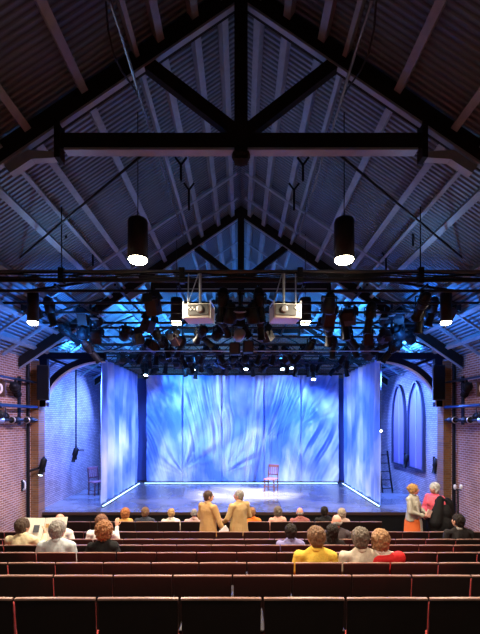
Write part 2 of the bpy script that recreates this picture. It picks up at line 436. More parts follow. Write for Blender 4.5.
# purlin brackets (Y shaped)
for k, (px, py, y, top) in enumerate([(66, 222, 7.6, 16), (93, 252, 8.6, 14), (189, 190, 7.2, 20), (413, 230, 7.6, 16), (386, 258, 8.6, 14), (294, 190, 7.2, 20), (181, 165, 6.4, 16), (303, 165, 6.4, 16)]):
    p = at(px, py, y); q = at(px, py + top, y)
    b = MB().tube(p, q, 0.02); b.tube(p, p + Vector((-0.09, 0, 0.12)), 0.018); b.tube(p, p + Vector((0.09, 0, 0.12)), 0.018)
    names = ['outermost on the left slope', 'lower left, just above the long lighting pipe', 'beside the left inner purlin', 'outermost on the right slope',
             'lower right, just above the long lighting pipe', 'beside the right inner purlin', 'topmost on the left slope', 'topmost on the right slope']
    tag(b.build('hanger_bracket', M_BLACK), 'black forked hanger bracket, %s' % names[k], 'bracket', 'forked roof brackets')

# ---------------------------------------------------------------- arched brackets at the stage mouth
M_ARCH = mat('dark_arch_timber', (0.008, 0.010, 0.022), 0.6, var=0.3, spec=0.05)
M_AEDGE = mat('arch_edge_painted_light', (0.55, 0.6, 0.7), 0.4)  # stage light on the rib's inner rim, put into the colour
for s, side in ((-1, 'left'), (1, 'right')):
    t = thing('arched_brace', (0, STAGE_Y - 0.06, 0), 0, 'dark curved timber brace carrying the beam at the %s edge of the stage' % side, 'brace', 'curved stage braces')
    y0, y1 = -0.07, 0.07
    MB().box((s * 5.63, 0, CZ + 1.13), (0.22, 0.14, 1.5)).build('post', M_ARCH, t)
    MB().box((s * 4.85, 0, CZ + 1.83), (1.95, 0.16, 0.18)).build('head_beam', M_ARCH, t)
    n = 18; o_, i_ = [], []
    for k in range(n + 1):
        a = k / n * PI / 2
        i_.append((s * (3.9 + 1.66 * math.cos(a)), CZ + 0.40 + 1.28 * math.sin(a)))
        o_.append((s * (3.9 + 1.84 * math.cos(a)), CZ + 0.40 + 1.44 * math.sin(a)))
    MB().prism(i_ + o_[::-1], y0, y1).build('curved_rib', M_ARCH, t)
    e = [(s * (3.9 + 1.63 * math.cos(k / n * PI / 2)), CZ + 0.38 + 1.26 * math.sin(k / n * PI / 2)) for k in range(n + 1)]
    MB().prism(e + i_[::-1], y0 - 0.01, y1 + 0.01).build('painted_lit_edge', M_AEDGE, t)
    MB().bar((s * 4.9, 0, CZ + 1.55), (s * 5.45, 0, CZ + 1.75), 0.1, 0.07).build('strut', M_ARCH, t)
    sp = thing('loudspeaker', (s * 5.12, STAGE_Y - 0.42, CZ + 1.02), -s * 0.35, 'black loudspeaker box mounted at the %s curved stage brace' % side, 'loudspeaker')
    MB().box((s * 0.32, 0, 0), (0.30, 0.26, 0.95)).build('cabinet', M_BLACK, sp, bevel=0.02)
    MB().box((s * 0.32, -0.135, 0), (0.26, 0.02, 0.88)).build('grille', mat('speaker_grille', (0.006, 0.006, 0.008), 0.9, spec=0.05), sp)
    MB().box((s * 0.38, 0.26, 0.3), (0.06, 0.36, 0.06)).build('mount', M_BLACK, sp)

# ---------------------------------------------------------------- silk curtains
def silk(name, seams, phase):
    m = bpy.data.materials.new(name); m.use_nodes = True
    nt, N, L, B = nodes_of(m)
    tc = N.new('ShaderNodeTexCoord')
    mp = N.new('ShaderNodeMapping'); mp.inputs['Location'].default_value = (phase, 0, phase * 0.7); mp.inputs['Scale'].default_value = (0.75, 0.75, 0.42)
    L.new(tc.outputs['Object'], mp.inputs['Vector'])
    n1 = N.new('ShaderNodeTexNoise'); n1.inputs['Scale'].default_value = 1.1; n1.inputs['Detail'].default_value = 3; n1.inputs['Distortion'].default_value = 0.3
    L.new(mp.outputs[0], n1.inputs['Vector'])
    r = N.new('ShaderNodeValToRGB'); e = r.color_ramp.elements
    e[0].position = 0.41; e[0].color = (0.08, 0.20, 0.70, 1); e[1].position = 0.69; e[1].color = (0.86, 0.88, 0.96, 1)  # whitish pools of stage light put into the cloth colour
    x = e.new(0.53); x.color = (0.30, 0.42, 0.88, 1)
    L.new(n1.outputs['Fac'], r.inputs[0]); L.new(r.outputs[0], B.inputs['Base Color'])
    B.inputs['Roughness'].default_value = 0.42; B.inputs['Sheen Weight'].default_value = 0.3
    return m
def curtain_mesh(x0, x1, z0, z1, nx, nz, disp):
    vs = []
    for j in range(nz + 1):
        for i in range(nx + 1):
            u = i / nx; v = j / nz; x = x0 + (x1 - x0) * u; z = z0 + (z1 - z0) * v
            vs.append((x, disp(x, z, u, v), z))
    fs = [(j * (nx + 1) + i, j * (nx + 1) + i + 1, (j + 1) * (nx + 1) + i + 1, (j + 1) * (nx + 1) + i) for j in range(nz) for i in range(nx)]
    return vs, fs
SEAMS = [-2.44, -0.8, 0.97, 2.52]
def disp_back(x, z, u, v):
    d = 0.0
    h = z - STAGE_Z
    # vertical soft folds near top
    d += 0.012 * math.sin(x * 21 + 1.5 * math.sin(x * 2.3)) * (0.35 + 0.65 * (h / 4.5) ** 2)
    # fans of wrinkles spreading from pinned points, each to one side only
    for (cx, cz, k, amp, a0, w) in ((-3.95, 5.1, 26, 0.06, -1.05, 0.5), (-2.44, 1.3, 22, 0.05, 0.9, 0.6), (-2.3, 1.0, 24, 0.05, 2.2, 0.5), (-0.7, 1.2, 22, 0.05, 0.8, 0.6), (1.0, 2.6, 24, 0.05, 0.9, 0.5),
                                   (2.52, 3.2, 28, 0.05, 1.0, 0.6), (4.1, 5.1, 26, 0.06, -2.1, 0.45), (0.97, 4.9, 20, 0.04, -1.9, 0.4)):
        dx, dz = x - cx, z - cz; rr = math.hypot(dx, dz)
        an = math.atan2(dz, dx)
        fall = math.exp(-(rr / 2.2) ** 2) * min(1, rr / 0.5) * math.exp(-((an - a0) / w) ** 2)
        d += 3.6 * amp * noise.noise(Vector((an * k * 0.25, rr * 0.7, cx * 3.1))) * fall
    kk = -0.42 * math.sin(x * 0.42 + 0.1)
    p = x - kk * (5.3 - z) + 0.25 * noise.noise(Vector((x * 0.6, 5.0, z * 0.5)))
    am = 0.35 + 0.9 * abs(noise.noise(Vector((x * 0.7, 9.0, z * 0.6)))) * 2
    d += 0.13 * am * noise.noise(Vector((p * 3.6, 2.0, z * 0.35))) + 0.06 * am * noise.noise(Vector((p * 10, 7.0, z * 0.7)))
    d += 0.02 * noise.noise(Vector((x * 2.2, 0.3, z * 0.9)))
    for sx in SEAMS: d += 0.10 * math.exp(-((x - sx) / 0.028) ** 2)
    return d
vs, fs = curtain_mesh(-3.97, 4.10, STAGE_Z + 0.06, CZ + 1.88, 520, 130, disp_back)
cur = MB().add(vs, fs).build('backdrop_curtain', silk('silk_painted_light', SEAMS, 0), None, True, (0, 16.8, 0))
so = cur.modifiers.new('thickness', 'SOLIDIFY'); so.thickness = 0.006
tag(cur, 'wide blue silk curtain with painted-in pale light patches across the back of the stage', 'curtain', 'silk curtains')
for s, side in ((-1, 'left'), (1, 'right')):
    def ds(x, z, u, v, s=s):
        return 0.05 * math.sin(x * 13 + 2 * math.sin(x * 1.7 + s)) * (0.55 + 0.45 * v) + 0.05 * noise.noise(Vector((x * 2.5, s * 3, z * 0.5))) + 0.015 * noise.noise(Vector((x * 8, s, z * 2)))
    vs, fs = curtain_mesh(-2.2, 2.15, STAGE_Z + 0.06, CZ + 1.9, 200, 60, ds)
    c = MB().add(vs, fs).build('side_curtain', silk('side_silk_painted_light_' + side, [], 3 + s), None, True, (s * 4.30, 14.4, 0))
    c.rotation_euler = (0, 0, PI / 2)
    so = c.modifiers.new('thickness', 'SOLIDIFY'); so.thickness = 0.006
    tag(c, 'blue silk curtain with painted-in light patches hanging along the %s side of the stage' % side, 'curtain', 'silk curtains')
    # curtain rail, bottom light strip
    tag(MB().tube((s * 4.30, 12.15, CZ + 1.93), (s * 4.30, 16.75, CZ + 1.93), 0.03).build('curtain_rail', M_PIPE), 'black pipe carrying the %s silk curtain' % side, 'curtain rail', 'curtain rails')
    a = thing('light_strip', (s * 4.20, 12.2, STAGE_Z), 0, 'glowing white-blue light strip on the floor along the %s curtain' % side, 'light strip', 'floor light strips')
    MB().box((0, 2.15, 0.012), (0.07, 4.4, 0.024)).build('channel', M_BLACK, a)
    MB().box((0, 2.15, 0.03), (0.04, 4.36, 0.014)).build('lens_strip', M_STRIP, a)
tag(MB().tube((-4.2, 16.8, CZ + 1.92), (4.25, 16.8, CZ + 1.92), 0.03).build('curtain_rail', M_PIPE), 'black pipe carrying the back silk curtain', 'curtain rail', 'curtain rails')
a = thing('light_strip', (0, 16.6, STAGE_Z), 0, 'glowing white-blue light strip on the floor along the back curtain', 'light strip', 'floor light strips')
MB().box((0, 0, 0.012), (8.1, 0.09, 0.024)).build('channel', M_BLACK, a)
MB().box((0, 0, 0.03), (8.0, 0.04, 0.018)).build('lens_strip', M_STRIP, a)
# dark masking legs behind the corners
for s, side in ((-1, 'left'), (1, 'right')):
    tag(MB().box((s * 4.32, 17.25, CZ - 0.4), (0.75, 0.05, 4.4)).build('masking_drape', mat('dark_blue_drape', (0.03, 0.05, 0.2), 0.8)),
        'narrow dark blue masking drape behind the %s corner of the silk curtains' % side, 'drape', 'corner masking drapes')

# ---------------------------------------------------------------- lighting pipes
def pipe(a, b, r, label, group, m=M_PIPE, name='lighting_pipe'):
    return tag(MB().tube(a, b, r, r, 10).build(name, m), label, 'pipe', group)
# long front pipe pair with cables
t = thing('lighting_truss', (0, 6.8, CZ + 2.45), 0, 'long double lighting pipe spanning the hall just under the two large pendants', 'lighting truss')
MB().tube((-5.9, 0, 0.07), (5.9, 0, 0.07), 0.032).build('pipe', M_PIPEL, t)
MB().tube((-5.9, 0, -0.08), (5.9, 0, -0.08), 0.03).build('pipe', M_PIPE, t)
MB().tube((-5.9, 0.18, 0.0), (5.9, 0.18, 0.0), 0.03).build('pipe', M_PIPE, t)
for x in (-3.05, 3.05, -1.0, 1.0):
    MB().box((x, 0.0, 0.0), (0.09, 0.10, 0.26)).build('clamp', M_BLACK, t)
for k in range(4):
    c = MB(); c.path([(-5.8 + i * 0.29, -0.035 - 0.01 * k, 0.03 - 0.03 * k + 0.018 * math.sin(i * (0.9 + 0.21 * k) + k)) for i in range(41)], 0.012, 5)
    c.build('cable', M_CABLE, t)
for s, side in ((-1, 'left'), (1, 'right')):
    pz = APEX - SL * 3.05 - 0.15
    tag(MB().tube((s * 3.05, 6.8, CZ + 2.6), (s * 3.05, 6.8, pz + 0.1), 0.01).build('hanging_rod', M_BLACK), 'thin rod hanging the front double pipe from the %s slope' % side, 'rod', 'hanging rods')
YS = [7.5, 8.2, 9.0, 9.8, 10.5, 11.3, 12.3, 13.4, 14.5, 15.6, 16.4]
GZ = [2.42, 2.40, 2.42, 2.38, 2.42, 2.35, 2.3, 2.33, 2.3, 2.3, 2.3]
for i, (y, g) in enumerate(zip(YS, GZ)):
    pipe((-5.9, y, CZ + g), (5.9, y, CZ + g), 0.027, 'black cross pipe of the lighting grid, %s from the audience' % ORD[i], 'cross pipes of the lighting grid')
LX = [-4.6, -3.4, -2.3, -1.15, 0.32, 1.15, 2.3, 3.4, 4.6]
for i, x in enumerate(LX):
    pipe((x, 7.3, CZ + 2.47), (x, 16.7, CZ + 2.44), 0.025, 'black lengthwise pipe of the lighting grid, %s from the left' % ORD[i], 'lengthwise pipes of the lighting grid')
# lattice girders over the stage
for i, y in enumerate((12.0, 13.9, 15.2)):
    g = thing('lattice_girder', (0, y, CZ + 2.0), 0, 'black lattice girder over the stage, %s from the audience' % ORD[i], 'girder', 'lattice girders over the stage')
    MB().tube((-5.8, 0, 0), (5.8, 0, 0), 0.022, n=6).build('chord', M_PIPE, g); MB().tube((-5.8, 0, 0.28), (5.8, 0, 0.28), 0.022, n=6).build('chord', M_PIPE, g)
    w = MB()
    k = -5.8; up = 0
    while k < 5.7:
        w.tube((k, 0, 0.28 * up), (k + 0.29, 0, 0.28 * (1 - up)), 0.012, n=5); k += 0.29; up = 1 - up
    w.build('lacing', M_PIPE, g)
# slanting bracing visible under the roof over the stage
bi = 0
for s, side in ((-1, 'left'), (1, 'right')):
    for k, (y, x0, x1, z0, z1) in enumerate([(7.9, 4.2, 2.6, 2.55, 3.0), (9.4, 5.6, 3.4, 2.2, 3.0), (11.4, 5.7, 3.2, 1.95, 3.1), (13.0, 4.6, 1.7, 2.1, 3.4), (14.6, 3.6, 0.8, 2.0, 3.6), (15.4, 2.6, 0.3, 1.95, 3.3)]):
        tag(MB().tube((s * x0, y, CZ + z0), (s * x1, y + 0.5, CZ + z1), 0.028, n=8).build('diagonal_brace', M_BLACK),
            'black slanting brace bar under the %s roof slope, %s from the audience' % (side, ORD[k]), 'brace bar', 'slanting brace bars')
tag(MB().tube((-5.5, 11.2, CZ + 1.93), (5.5, 11.2, CZ + 1.93), 0.012, n=6).build('steel_wire', M_STEEL), 'thin pale wire stretched straight across above the curtains', 'wire')

# ---------------------------------------------------------------- stage lights
def make_light(kind):
    """origin at the clamp on the pipe; the housing swings on the yoke"""
    root = thing('stage_light', (0, 0, -50))
    MB().box((0, 0, -0.01), (0.05, 0.07, 0.11)).build('clamp', M_BLACK, root)
    y = MB(); w = 0.12 if kind != 'par' else 0.14
    y.box((0, 0, -0.07), (2 * w, 0.035, 0.015)); y.box((-w, 0, -0.17), (0.012, 0.035, 0.2)); y.box((w, 0, -0.17), (0.012, 0.035, 0.2))
    y.build('yoke', M_BLACK, root)
    R = Matrix.Rotation(PI / 2, 3, 'X')   # lathe axis -> -Y .. we flip below
    if kind == 'spot':      # ellipsoidal: fat rear, long barrel
        h = MB().lathe([(0.03, 0.30), (0.075, 0.27), (0.10, 0.20), (0.105, 0.02), (0.08, -0.04), (0.07, -0.06)], (0, 0, 0), 14, R)
        for q in range(3): h.lathe([(0.10, 0.08 + q * 0.05), (0.116, 0.085 + q * 0.05), (0.116, 0.10 + q * 0.05), (0.10, 0.105 + q * 0.05)], (0, 0, 0), 14, R)
        hb = h.build('housing', M_BLACK, root, True)
        MB().lathe([(0.072, -0.05), (0.08, -0.10), (0.08, -0.30), (0.098, -0.31), (0.098, -0.34), (0.085, -0.34)], (0, 0, 0), 14, R).build('lens_barrel', M_BLACK, hb, True)
        MB().lathe([(0.084, -0.335), (0.06, -0.352), (0.02, -0.358)], (0, 0, 0), 14, R).build('lens', M_LENS, hb, True)
    elif kind == 'par':
        h = MB().lathe([(0.04, 0.24), (0.08, 0.2), (0.105, 0.06), (0.125, 0.02), (0.125, -0.14), (0.115, -0.14)], (0, 0, 0), 14, R)
        hb = h.build('housing', M_BLACK, root, True)
        MB().box((0, -0.147, 0), (0.26, 0.012, 0.26)).build('colour_frame', M_BLACK, hb)
        MB().lathe([(0.108, -0.148), (0.07, -0.162), (0.02, -0.166)], (0, 0, 0), 14, R).build('lens', M_LENS, hb, True)
    else:                   # fresnel box with barn doors
        h = MB().box((0, 0.04, 0), (0.22, 0.28, 0.22)); h.box((0, 0.05, 0.13), (0.14, 0.16, 0.05))
        hb = h.build('housing', M_RUST, root)
        b = MB()
        for sx in (-1, 1):
            b.box((sx * 0.15, -0.16, 0), (0.008, 0.16, 0.2), Matrix.Rotation(-sx * 0.5, 3, 'Z'))
            b.box((0, -0.16, sx * 0.15), (0.2, 0.16, 0.008), Matrix.Rotation(sx * 0.5, 3, 'X'))
        b.build('barn_doors', M_BLACK, hb)
        MB().lathe([(0.09, -0.10), (0.06, -0.12), (0.02, -0.126)], (0, 0, 0), 14, R).build('lens', M_LENS, hb, True)
    hb.location = (0, 0, -0.24)
    return root
protos = {k: make_light(k) for k in ('spot', 'par', 'fresnel')}
used = set()
def put_light(kind, loc, rz, tilt, label, lit=False, group='stage lights on the grid', lens=None):
    """tilt: 0 horizontal aiming +Y before rz; positive aims downward"""
    if kind in used: r = copy_tree(protos[kind])
    else:
        used.add(kind); r = protos[kind]; kids(r)
        for c in r.children: kids(c)
    r.location = loc; r.rotation_euler = (0, 0, rz)
    for c in KIDS[protos[kind].name] if r is protos[kind] else [o for o in COL.objects[-12:] if o.parent == r]:
        if c.name.startswith('housing'):
            c.rotation_euler = (-tilt, 0, 0)
            if lit:
                for g in [o for o in c.children_recursive if o.name.startswith('lens') and not o.name.startswith('lens_b')]:
                    if g.data.users > 1 or True:
                        g.data = g.data.copy(); g.data.materials[0] = M_LIT
    tag(r, label, 'stage light', group)
    return r
rnd = random.Random(11)
KN = {'spot': 'long black spotlight', 'par': 'round black stage lamp', 'fresnel': 'dark red barn-door lamp'}
xs_by_row = []
for i, y in enumerate(YS):
    n = [3, 4, 6, 7, 8, 9, 11, 12, 11, 10, 6][i]
    xs = sorted(rnd.uniform(-1, 1) * (4.7 if i < 5 else 4.1) for _ in range(n))
    out = []
    for x in xs:
        if i < 3 and (abs(abs(x) - 1.6) < 0.35): x += 0.6 * (1 if x > 0 else -1)
        if i < 2 and abs(x) < 1.2: x = (1.2 + rnd.random() * 0.3) * (1 if x >= 0 else -1)
        for ppx, yy in ((-64, 9.9), (64, 9.9), (-208, 7.9), (205, 7.9), (-42, 7.3), (44, 7.3)):
            if abs(x * F / y - ppx) < 20 and (y < 10.2 if yy > 9 else y < 8.5): x = (ppx + (24 if (x * F / y > ppx or ppx < -200) and not ppx > 200 else -24)) * y / F
        if out and x - out[-1] < 0.42: x = out[-1] + 0.42
        out.append(x)
    for j, x in enumerate(out):
        kind = rnd.choice(['spot', 'spot', 'spot', 'par', 'fresnel'])
        rz = rnd.uniform(-1.2, 1.2) if i > 1 else rnd.uniform(-0.5, 0.5)
        tilt = rnd.uniform(0.4, 1.35)
        put_light(kind, (x, y, CZ + GZ[i] - 0.03), rz, tilt, '%s on the %s grid pipe, %s from the left' % (KN[kind], ORD[i], ORD[j]))
# hand placed lit ones, close to the curtain tops
for k, (px, py, y, nm) in enumerate([(193, 367, 15.0, 'left of centre under the left projector'), (246, 366, 14.6, 'right of the centre loudspeakers'), (282, 366, 15.0, 'left one of a pair right of centre'),
                                  (290, 365, 15.0, 'right one of a pair right of centre'), (313, 376, 14.4, 'farthest right of the glowing ones'), (147, 372, 14.6, 'near the left back corner of the silk box')]):
    p = at(px, py, y)
    put_light('spot', (p.x, y + 0.05, p.z + 0.42), PI + rnd.uniform(-0.3, 0.3), 1.15, 'small stage spotlight with glowing lens, %s' % nm, lit=True, group='glowing stage spotlights')
    pipe((p.x - 0.5, y + 0.05, p.z + 0.46), (p.x + 0.5, y + 0.05, p.z + 0.46), 0.02, 'short black pipe above the glowing spotlight %s' % nm, 'short spotlight pipes', name='short_pipe')
# big dark pairs near the outer pendants and the clusters at the sides
for s, side in ((-1, 'left'), (1, 'right')):
    put_light('fresnel', (s * 4.55, 8.75, CZ + 2.62), s * 0.5, 1.0, 'large dark red stage lamp just outside the %s outer pendant' % side, group='side stage lamps')
    put_light('spot', (s * 4.15, 8.7, CZ + 2.62), s * 0.35, 1.25, 'long dark spotlight just inside the %s outer pendant' % side, group='side stage lamps')
    for j, (dx, dz, yy, kd) in enumerate([(0, 0, 9.5, 'fresnel'), (0.32, -0.05, 9.5, 'par'), (-0.05, -0.36, 9.6, 'par'), (0.28, -0.42, 9.6, 'fresnel'), (0.1, -0.75, 9.7, 'spot')]):
        put_light(kd, (s * (3.75 - dx), yy, CZ + 2.68 + dz), rnd.uniform(-1, 1), rnd.uniform(0.2, 1.3),
                  '%s in the %s hanging cluster, %s from its top' % (KN[kd], side, ORD[j]), group='hanging lamp clusters')
    tag(MB().tube((s * 3.62, 9.62, CZ + 1.6), (s * 3.62, 9.62, CZ + 2.8), 0.03).build('drop_pipe', M_PIPE), 'black upright pipe carrying the %s hanging lamp cluster' % side, 'pipe', 'upright drop pipes')
    c = thing('cluster_reflector', at(241 + s * 145, 315, 9.3), 0, 'pale reflector panels on top of the %s hanging lamp cluster' % side, 'reflector')
    for dx, dz, a in ((-0.2, 0.03, 0.3), (0.12, -0.02, -0.2), (-0.04, -0.09, 0)):
        MB().box((dx, 0, dz), (0.16, 0.12, 0.02), Matrix.Rotation(a, 3, 'Y')).build('panel', M_STEEL, c)

# centre pieces
for k, (px, py, w, y, nm) in enumerate([(235, 349, 10, 9.9, 'left'), (248, 347, 10, 9.9, 'right')]):
    p = at(px, py, y); t = thing('loudspeaker', p, 0.1 * (1 if k else -1), 'small square black loudspeaker hanging at the centre, %s one of two' % nm, 'loudspeaker', 'centre loudspeakers')
    MB().box((0, 0, 0), (0.25, 0.22, 0.29)).build('cabinet', M_BLACK, t, bevel=0.015)
    MB().box((0, -0.115, 0), (0.21, 0.015, 0.25)).build('grille', mat('speaker_grille2', (0.05, 0.045, 0.045), 0.6), t)
    MB().tube((0, 0, 0.14), (0, 0, CZ + 2.38 - p.z), 0.015).build('hanger', M_BLACK, t)
p = at(240, 313, 7.5)
t = thing('dome_fixture', p, 0, 'black dome fixture with a pale crescent rim at the centre of the grid', 'dome fixture')
MB().ball((0, 0, 0), (0.16, 0.16, 0.13), 16, 10).build('dome', M_BLACK, t, True)
MB().lathe([(0.10, 0.0), (0.115, 0.015), (0.13, 0.0), (0.115, -0.015)], (0, -0.07, 0.02), 16, Matrix.Rotation(0.5, 3, 'X')).build('rim', M_TEDGE, t, True)
MB().tube((0, 0, 0.1), (0, 0, CZ + 2.42 - p.z), 0.03).build('stem', M_BLACK, t)
p = at(239, 335, 8.9)
t = thing('moving_head_light', p, 0.3, 'round grey moving head light hanging above the centre loudspeakers', 'stage light')
MB().lathe([(0.05, -0.12), (0.12, -0.1), (0.13, 0.08), (0.08, 0.13)], (0, 0, 0), 16, Matrix.Rotation(1.2, 3, 'X')).build('head', mat('grey_plastic', (0.2, 0.2, 0.21), 0.4), t, True)
y = MB().box((-0.15, 0, 0.08), (0.03, 0.1, 0.26)); y.box((0.15, 0, 0.08), (0.03, 0.1, 0.26)); y.box((0, 0, 0.21), (0.33, 0.12, 0.06)); y.build('yoke_arm', M_BLACK, t, bevel=0.01)
MB().tube((0, 0, 0.2), (0, 0, CZ + 2.42 - p.z), 0.025).build('stem', M_BLACK, t)
# monitor-like vertical bank at the centre of the front grid
for k, (dx, dz, kd) in enumerate([(-0.35, 0, 'spot'), (0.35, 0, 'spot'), (-0.2, -0.22, 'par'), (0.22, -0.22, 'par')]):
    put_light(kd, (dx, 7.5, CZ + 2.42 + dz), (0.3 if dx < 0 else -0.3), 1.2, '%s, %s of the four around the centre dome' % (KN[kd], ['upper left', 'upper right', 'lower left', 'lower right'][k]), group='centre stage lights')

# ---------------------------------------------------------------- pendants
for k, (x, y, nm, w) in enumerate([(-1.56, 6.05, 'large glowing black cylinder pendant, left one nearest the audience', 1.0), (1.56, 6.05, 'large glowing black cylinder pendant, right one nearest the audience', 1.0),
                             (-1.60, 9.95, 'glowing cylinder pendant just left of the left projector', 0.8), (1.60, 9.95, 'glowing cylinder pendant just right of the right projector', 0.8),
                             (-1.56, 2.1, 'added unseen cylinder pendant above the nearest seats, left one', 0.45), (1.56, 2.1, 'added unseen cylinder pendant above the nearest seats, right one', 0.45),  # added pair out of view, lights the nearest rows from behind
                             (-4.16, 8.0, 'glowing cylinder pendant near the left brick wall', 0.5), (4.10, 8.0, 'glowing cylinder pendant near the right brick wall', 0.5)]):
    z = CZ + (2.43 if k < 6 else 1.96)
    t = thing('pendant_light', (x, y, z), 0, nm, 'pendant light', 'black cylinder pendants')
    q = 1.0 if k < 6 else 0.72
    MB().lathe([(0.125 * q, 0.02), (0.15 * q, 0.0), (0.15 * q, 0.56), (0.135 * q, 0.60), (0.03, 0.61)], (0, 0, 0), 24).build('shade', M_BLACK, t, True)
    MB().lathe([(0.13 * q, 0.012), (0.142 * q, -0.01), (0.115 * q, -0.045), (0.04, -0.06)], (0, 0, 0), 24).build('diffuser', M_PEND, t, True)
    roof = APEX - SL * abs(x) - 0.02
    MB().tube((0, 0, 0.6), (0, 0, roof - z), 0.008, n=6).build('cord', M_CABLE, t)
    spot((x, y, z - 0.09), (x, y, 0), 1250 * w, WARM, 150, 0.8, 0.12)
    # the light that leaks from the diffuser up the haze of the roof is left to the emitter itself

# ---------------------------------------------------------------- projectors
for s, side in ((-1, 'left'), (1, 'right')):
    p = at(241 - 42 if s < 0 else 285, 314, 6.6)
    t = thing('projector', p, s * 0.10, 'pale boxy projector hanging from the front pipe, %s one of two' % side, 'projector', 'hanging projectors')
    h = MB().box((0, 0.0, 0), (0.46, 0.42, 0.24)); hb = h.build('housing', M_CREAM, t, bevel=0.03)
    MB().box((0.03 * -s, -0.212, 0.015), (0.34, 0.02, 0.17)).build('rear_panel', mat('dark_panel', (0.05, 0.05, 0.05), 0.5), t)
    MB().lathe([(0.05, 0), (0.06, 0.012), (0.045, 0.02), (0.03, 0.02)], (0.06 * -s, -0.222, 0.02), 16, Matrix.Rotation(PI / 2, 3, 'X')).build('fan_grille', M_STEEL, t, True)
    c = MB()
    for q in range(4): c.box((-s * -0.12 + 0.03 * q, -0.226, 0.045 - 0.03 * (q % 2)), (0.018, 0.012, 0.02))
    c.build('connector', M_WHITEP, t)
    MB().lathe([(0.07, 0), (0.07, 0.06), (0.055, 0.07)], (0.06, 0.21, 0), 16, Matrix.Rotation(-PI / 2, 3, 'X')).build('lens', M_LENS, t, True)
    fr = MB(); top = CZ + 2.45 - p.z
    for sx in (-0.22, 0.22):
        for sy in (-0.19, 0.19): fr.tube((sx, sy, -0.12), (sx, sy, 0.16), 0.01, n=6)
        fr.tube((sx, -0.19, 0.16), (sx, 0.19, 0.16), 0.01, n=6)
    fr.tube((-0.22, 0, 0.16), (0.22, 0, 0.16), 0.012, n=6)
    fr.tube((-0.20, 0, 0.14), (-0.03, 0.1, top), 0.009, n=6); fr.tube((-s * -0.16, -0.1, 0.14), (-s * -0.2, 0.1, top), 0.011, n=6)
    fr.build('cage', M_STEEL, t)
    MB().tube((0.0, 0.1, 0.12), (0.0, 0.1, top), 0.024).build('drop_pole', M_STEEL, t)

# ---------------------------------------------------------------- side wall rigs
for s, side in ((-1, 'left'), (1, 'right')):
    def W3(y, z, off=0.16): return (s * (WX - off), y, z)
    pipe(W3(7.5, CZ + 1.05, 0.2), W3(11.2, CZ + 1.05, 0.2), 0.03, 'upper black pipe running along the %s brick wall' % side, 'wall pipes', mat('blue_black_pipe', (0.02, 0.04, 0.08), 0.3, 0.4))
    pipe(W3(7.5, CZ + 0.36, 0.2), W3(11.25, CZ + 0.36, 0.2), 0.045, 'middle blue-black pipe running along the %s brick wall' % side, 'wall pipes', mat('blue_pipe', (0.02, 0.07, 0.18), 0.3, 0.4))
    pipe(W3(7.5, CZ + 0.0, 0.2), W3(11.25, CZ + 0.0, 0.2), 0.035, 'lower black pipe running along the %s brick wall' % side, 'wall pipes')
    tag(MB().tube(W3(11.05, 0.02, 0.07), W3(11.05, CZ + 1.8, 0.07), 0.045).build('conduit', M_BLACK), 'thick black upright conduit on the %s brick wall beside the stage' % side, 'conduit', 'upright wall conduits')
    br = thing('wall_bracket', W3(10.7, CZ + 0.36, 0.0), 0, 'black bracket holding the pipes off the %s brick wall' % side, 'bracket', 'pipe brackets')
    for dz in (0.69, 0.0, -0.36):
        MB().box((-s * 0.1, 0, dz), (0.2, 0.05, 0.05)).build('arm', M_BLACK, br)
    MB().box((-s * 0.015, 0, 0.16), (0.03, 0.12, 1.3)).build('plate', M_BLACK, br)
    # fixtures on the wall pipes
    put_light('spot', (s * (WX - 0.2), 10.2, CZ + 1.02), s * -0.35 if s > 0 else 0.35, 0.35, 'long black spotlight on the upper pipe of the %s brick wall' % side, group='wall spotlights')
    put_light('spot', (s * (WX - 0.2), 9.55, CZ + 0.36), s * -0.2, 0.1, 'black spotlight hanging from the middle pipe of the %s brick wall' % side, group='wall spotlights')
    for j, y in enumerate((9.5, 10.2, 10.9)):
        l = thing('lamp_can', (s * (WX - 0.2), y, CZ), 0, 'short silver-ringed lamp on the lower pipe of the %s brick wall, %s from the audience' % (side, ORD[j]), 'lamp', 'silver ringed wall lamps')
        MB().lathe([(0.05, -0.2), (0.085, -0.17), (0.085, 0.1), (0.07, 0.12)], (0, 0, 0), 14, Matrix.Rotation(-PI / 2, 3, 'X')).build('can', M_BLACK if j else M_STEEL, l, True)
        MB().lathe([(0.07, 0.10), (0.092, 0.11), (0.092, 0.13), (0.07, 0.14)], (0, -0.28, 0), 14, Matrix.Rotation(-PI / 2, 3, 'X')).build('ring', M_STEEL, l, True)
    # sign with the digit that shows at the frame edge
    sg = thing('number_sign', (s * (WX - 0.17), 9.6, CZ + 0.74), 0, 'small dark sign with a white zero on the %s brick wall' % side, 'sign', 'number signs')
    MB().box((0, 0, 0), (0.26, 0.05, 0.36)).build('board', mat('sign_brown', (0.06, 0.03, 0.02), 0.5), sg, bevel=0.01)
    cv = bpy.data.curves.new('digit', 'FONT'); cv.body = '0'; cv.size = 0.34; cv.extrude = 0.006; cv.align_x = 'CENTER'; cv.align_y = 'CENTER'
    cv.offset = 0.008
    tmp = bpy.data.objects.new('text', cv); COL.objects.link(tmp)
    gm = bpy.data.meshes.new_from_object(tmp.evaluated_get(bpy.context.evaluated_depsgraph_get())); bpy.data.objects.remove(tmp)
    gm.materials.clear(); gm.materials.append(mat('sign_white', (0.85, 0.85, 0.85), 0.5))
    dg = bpy.data.objects.new('digit', gm); COL.objects.link(dg); dg.parent = sg; dg.location = (0, -0.031, 0); dg.rotation_euler = (PI / 2, 0, 0)
    MB().box((s * 0.1, 0.04, 0), (0.14, 0.04, 0.06)).build('mount', M_BLACK, sg)

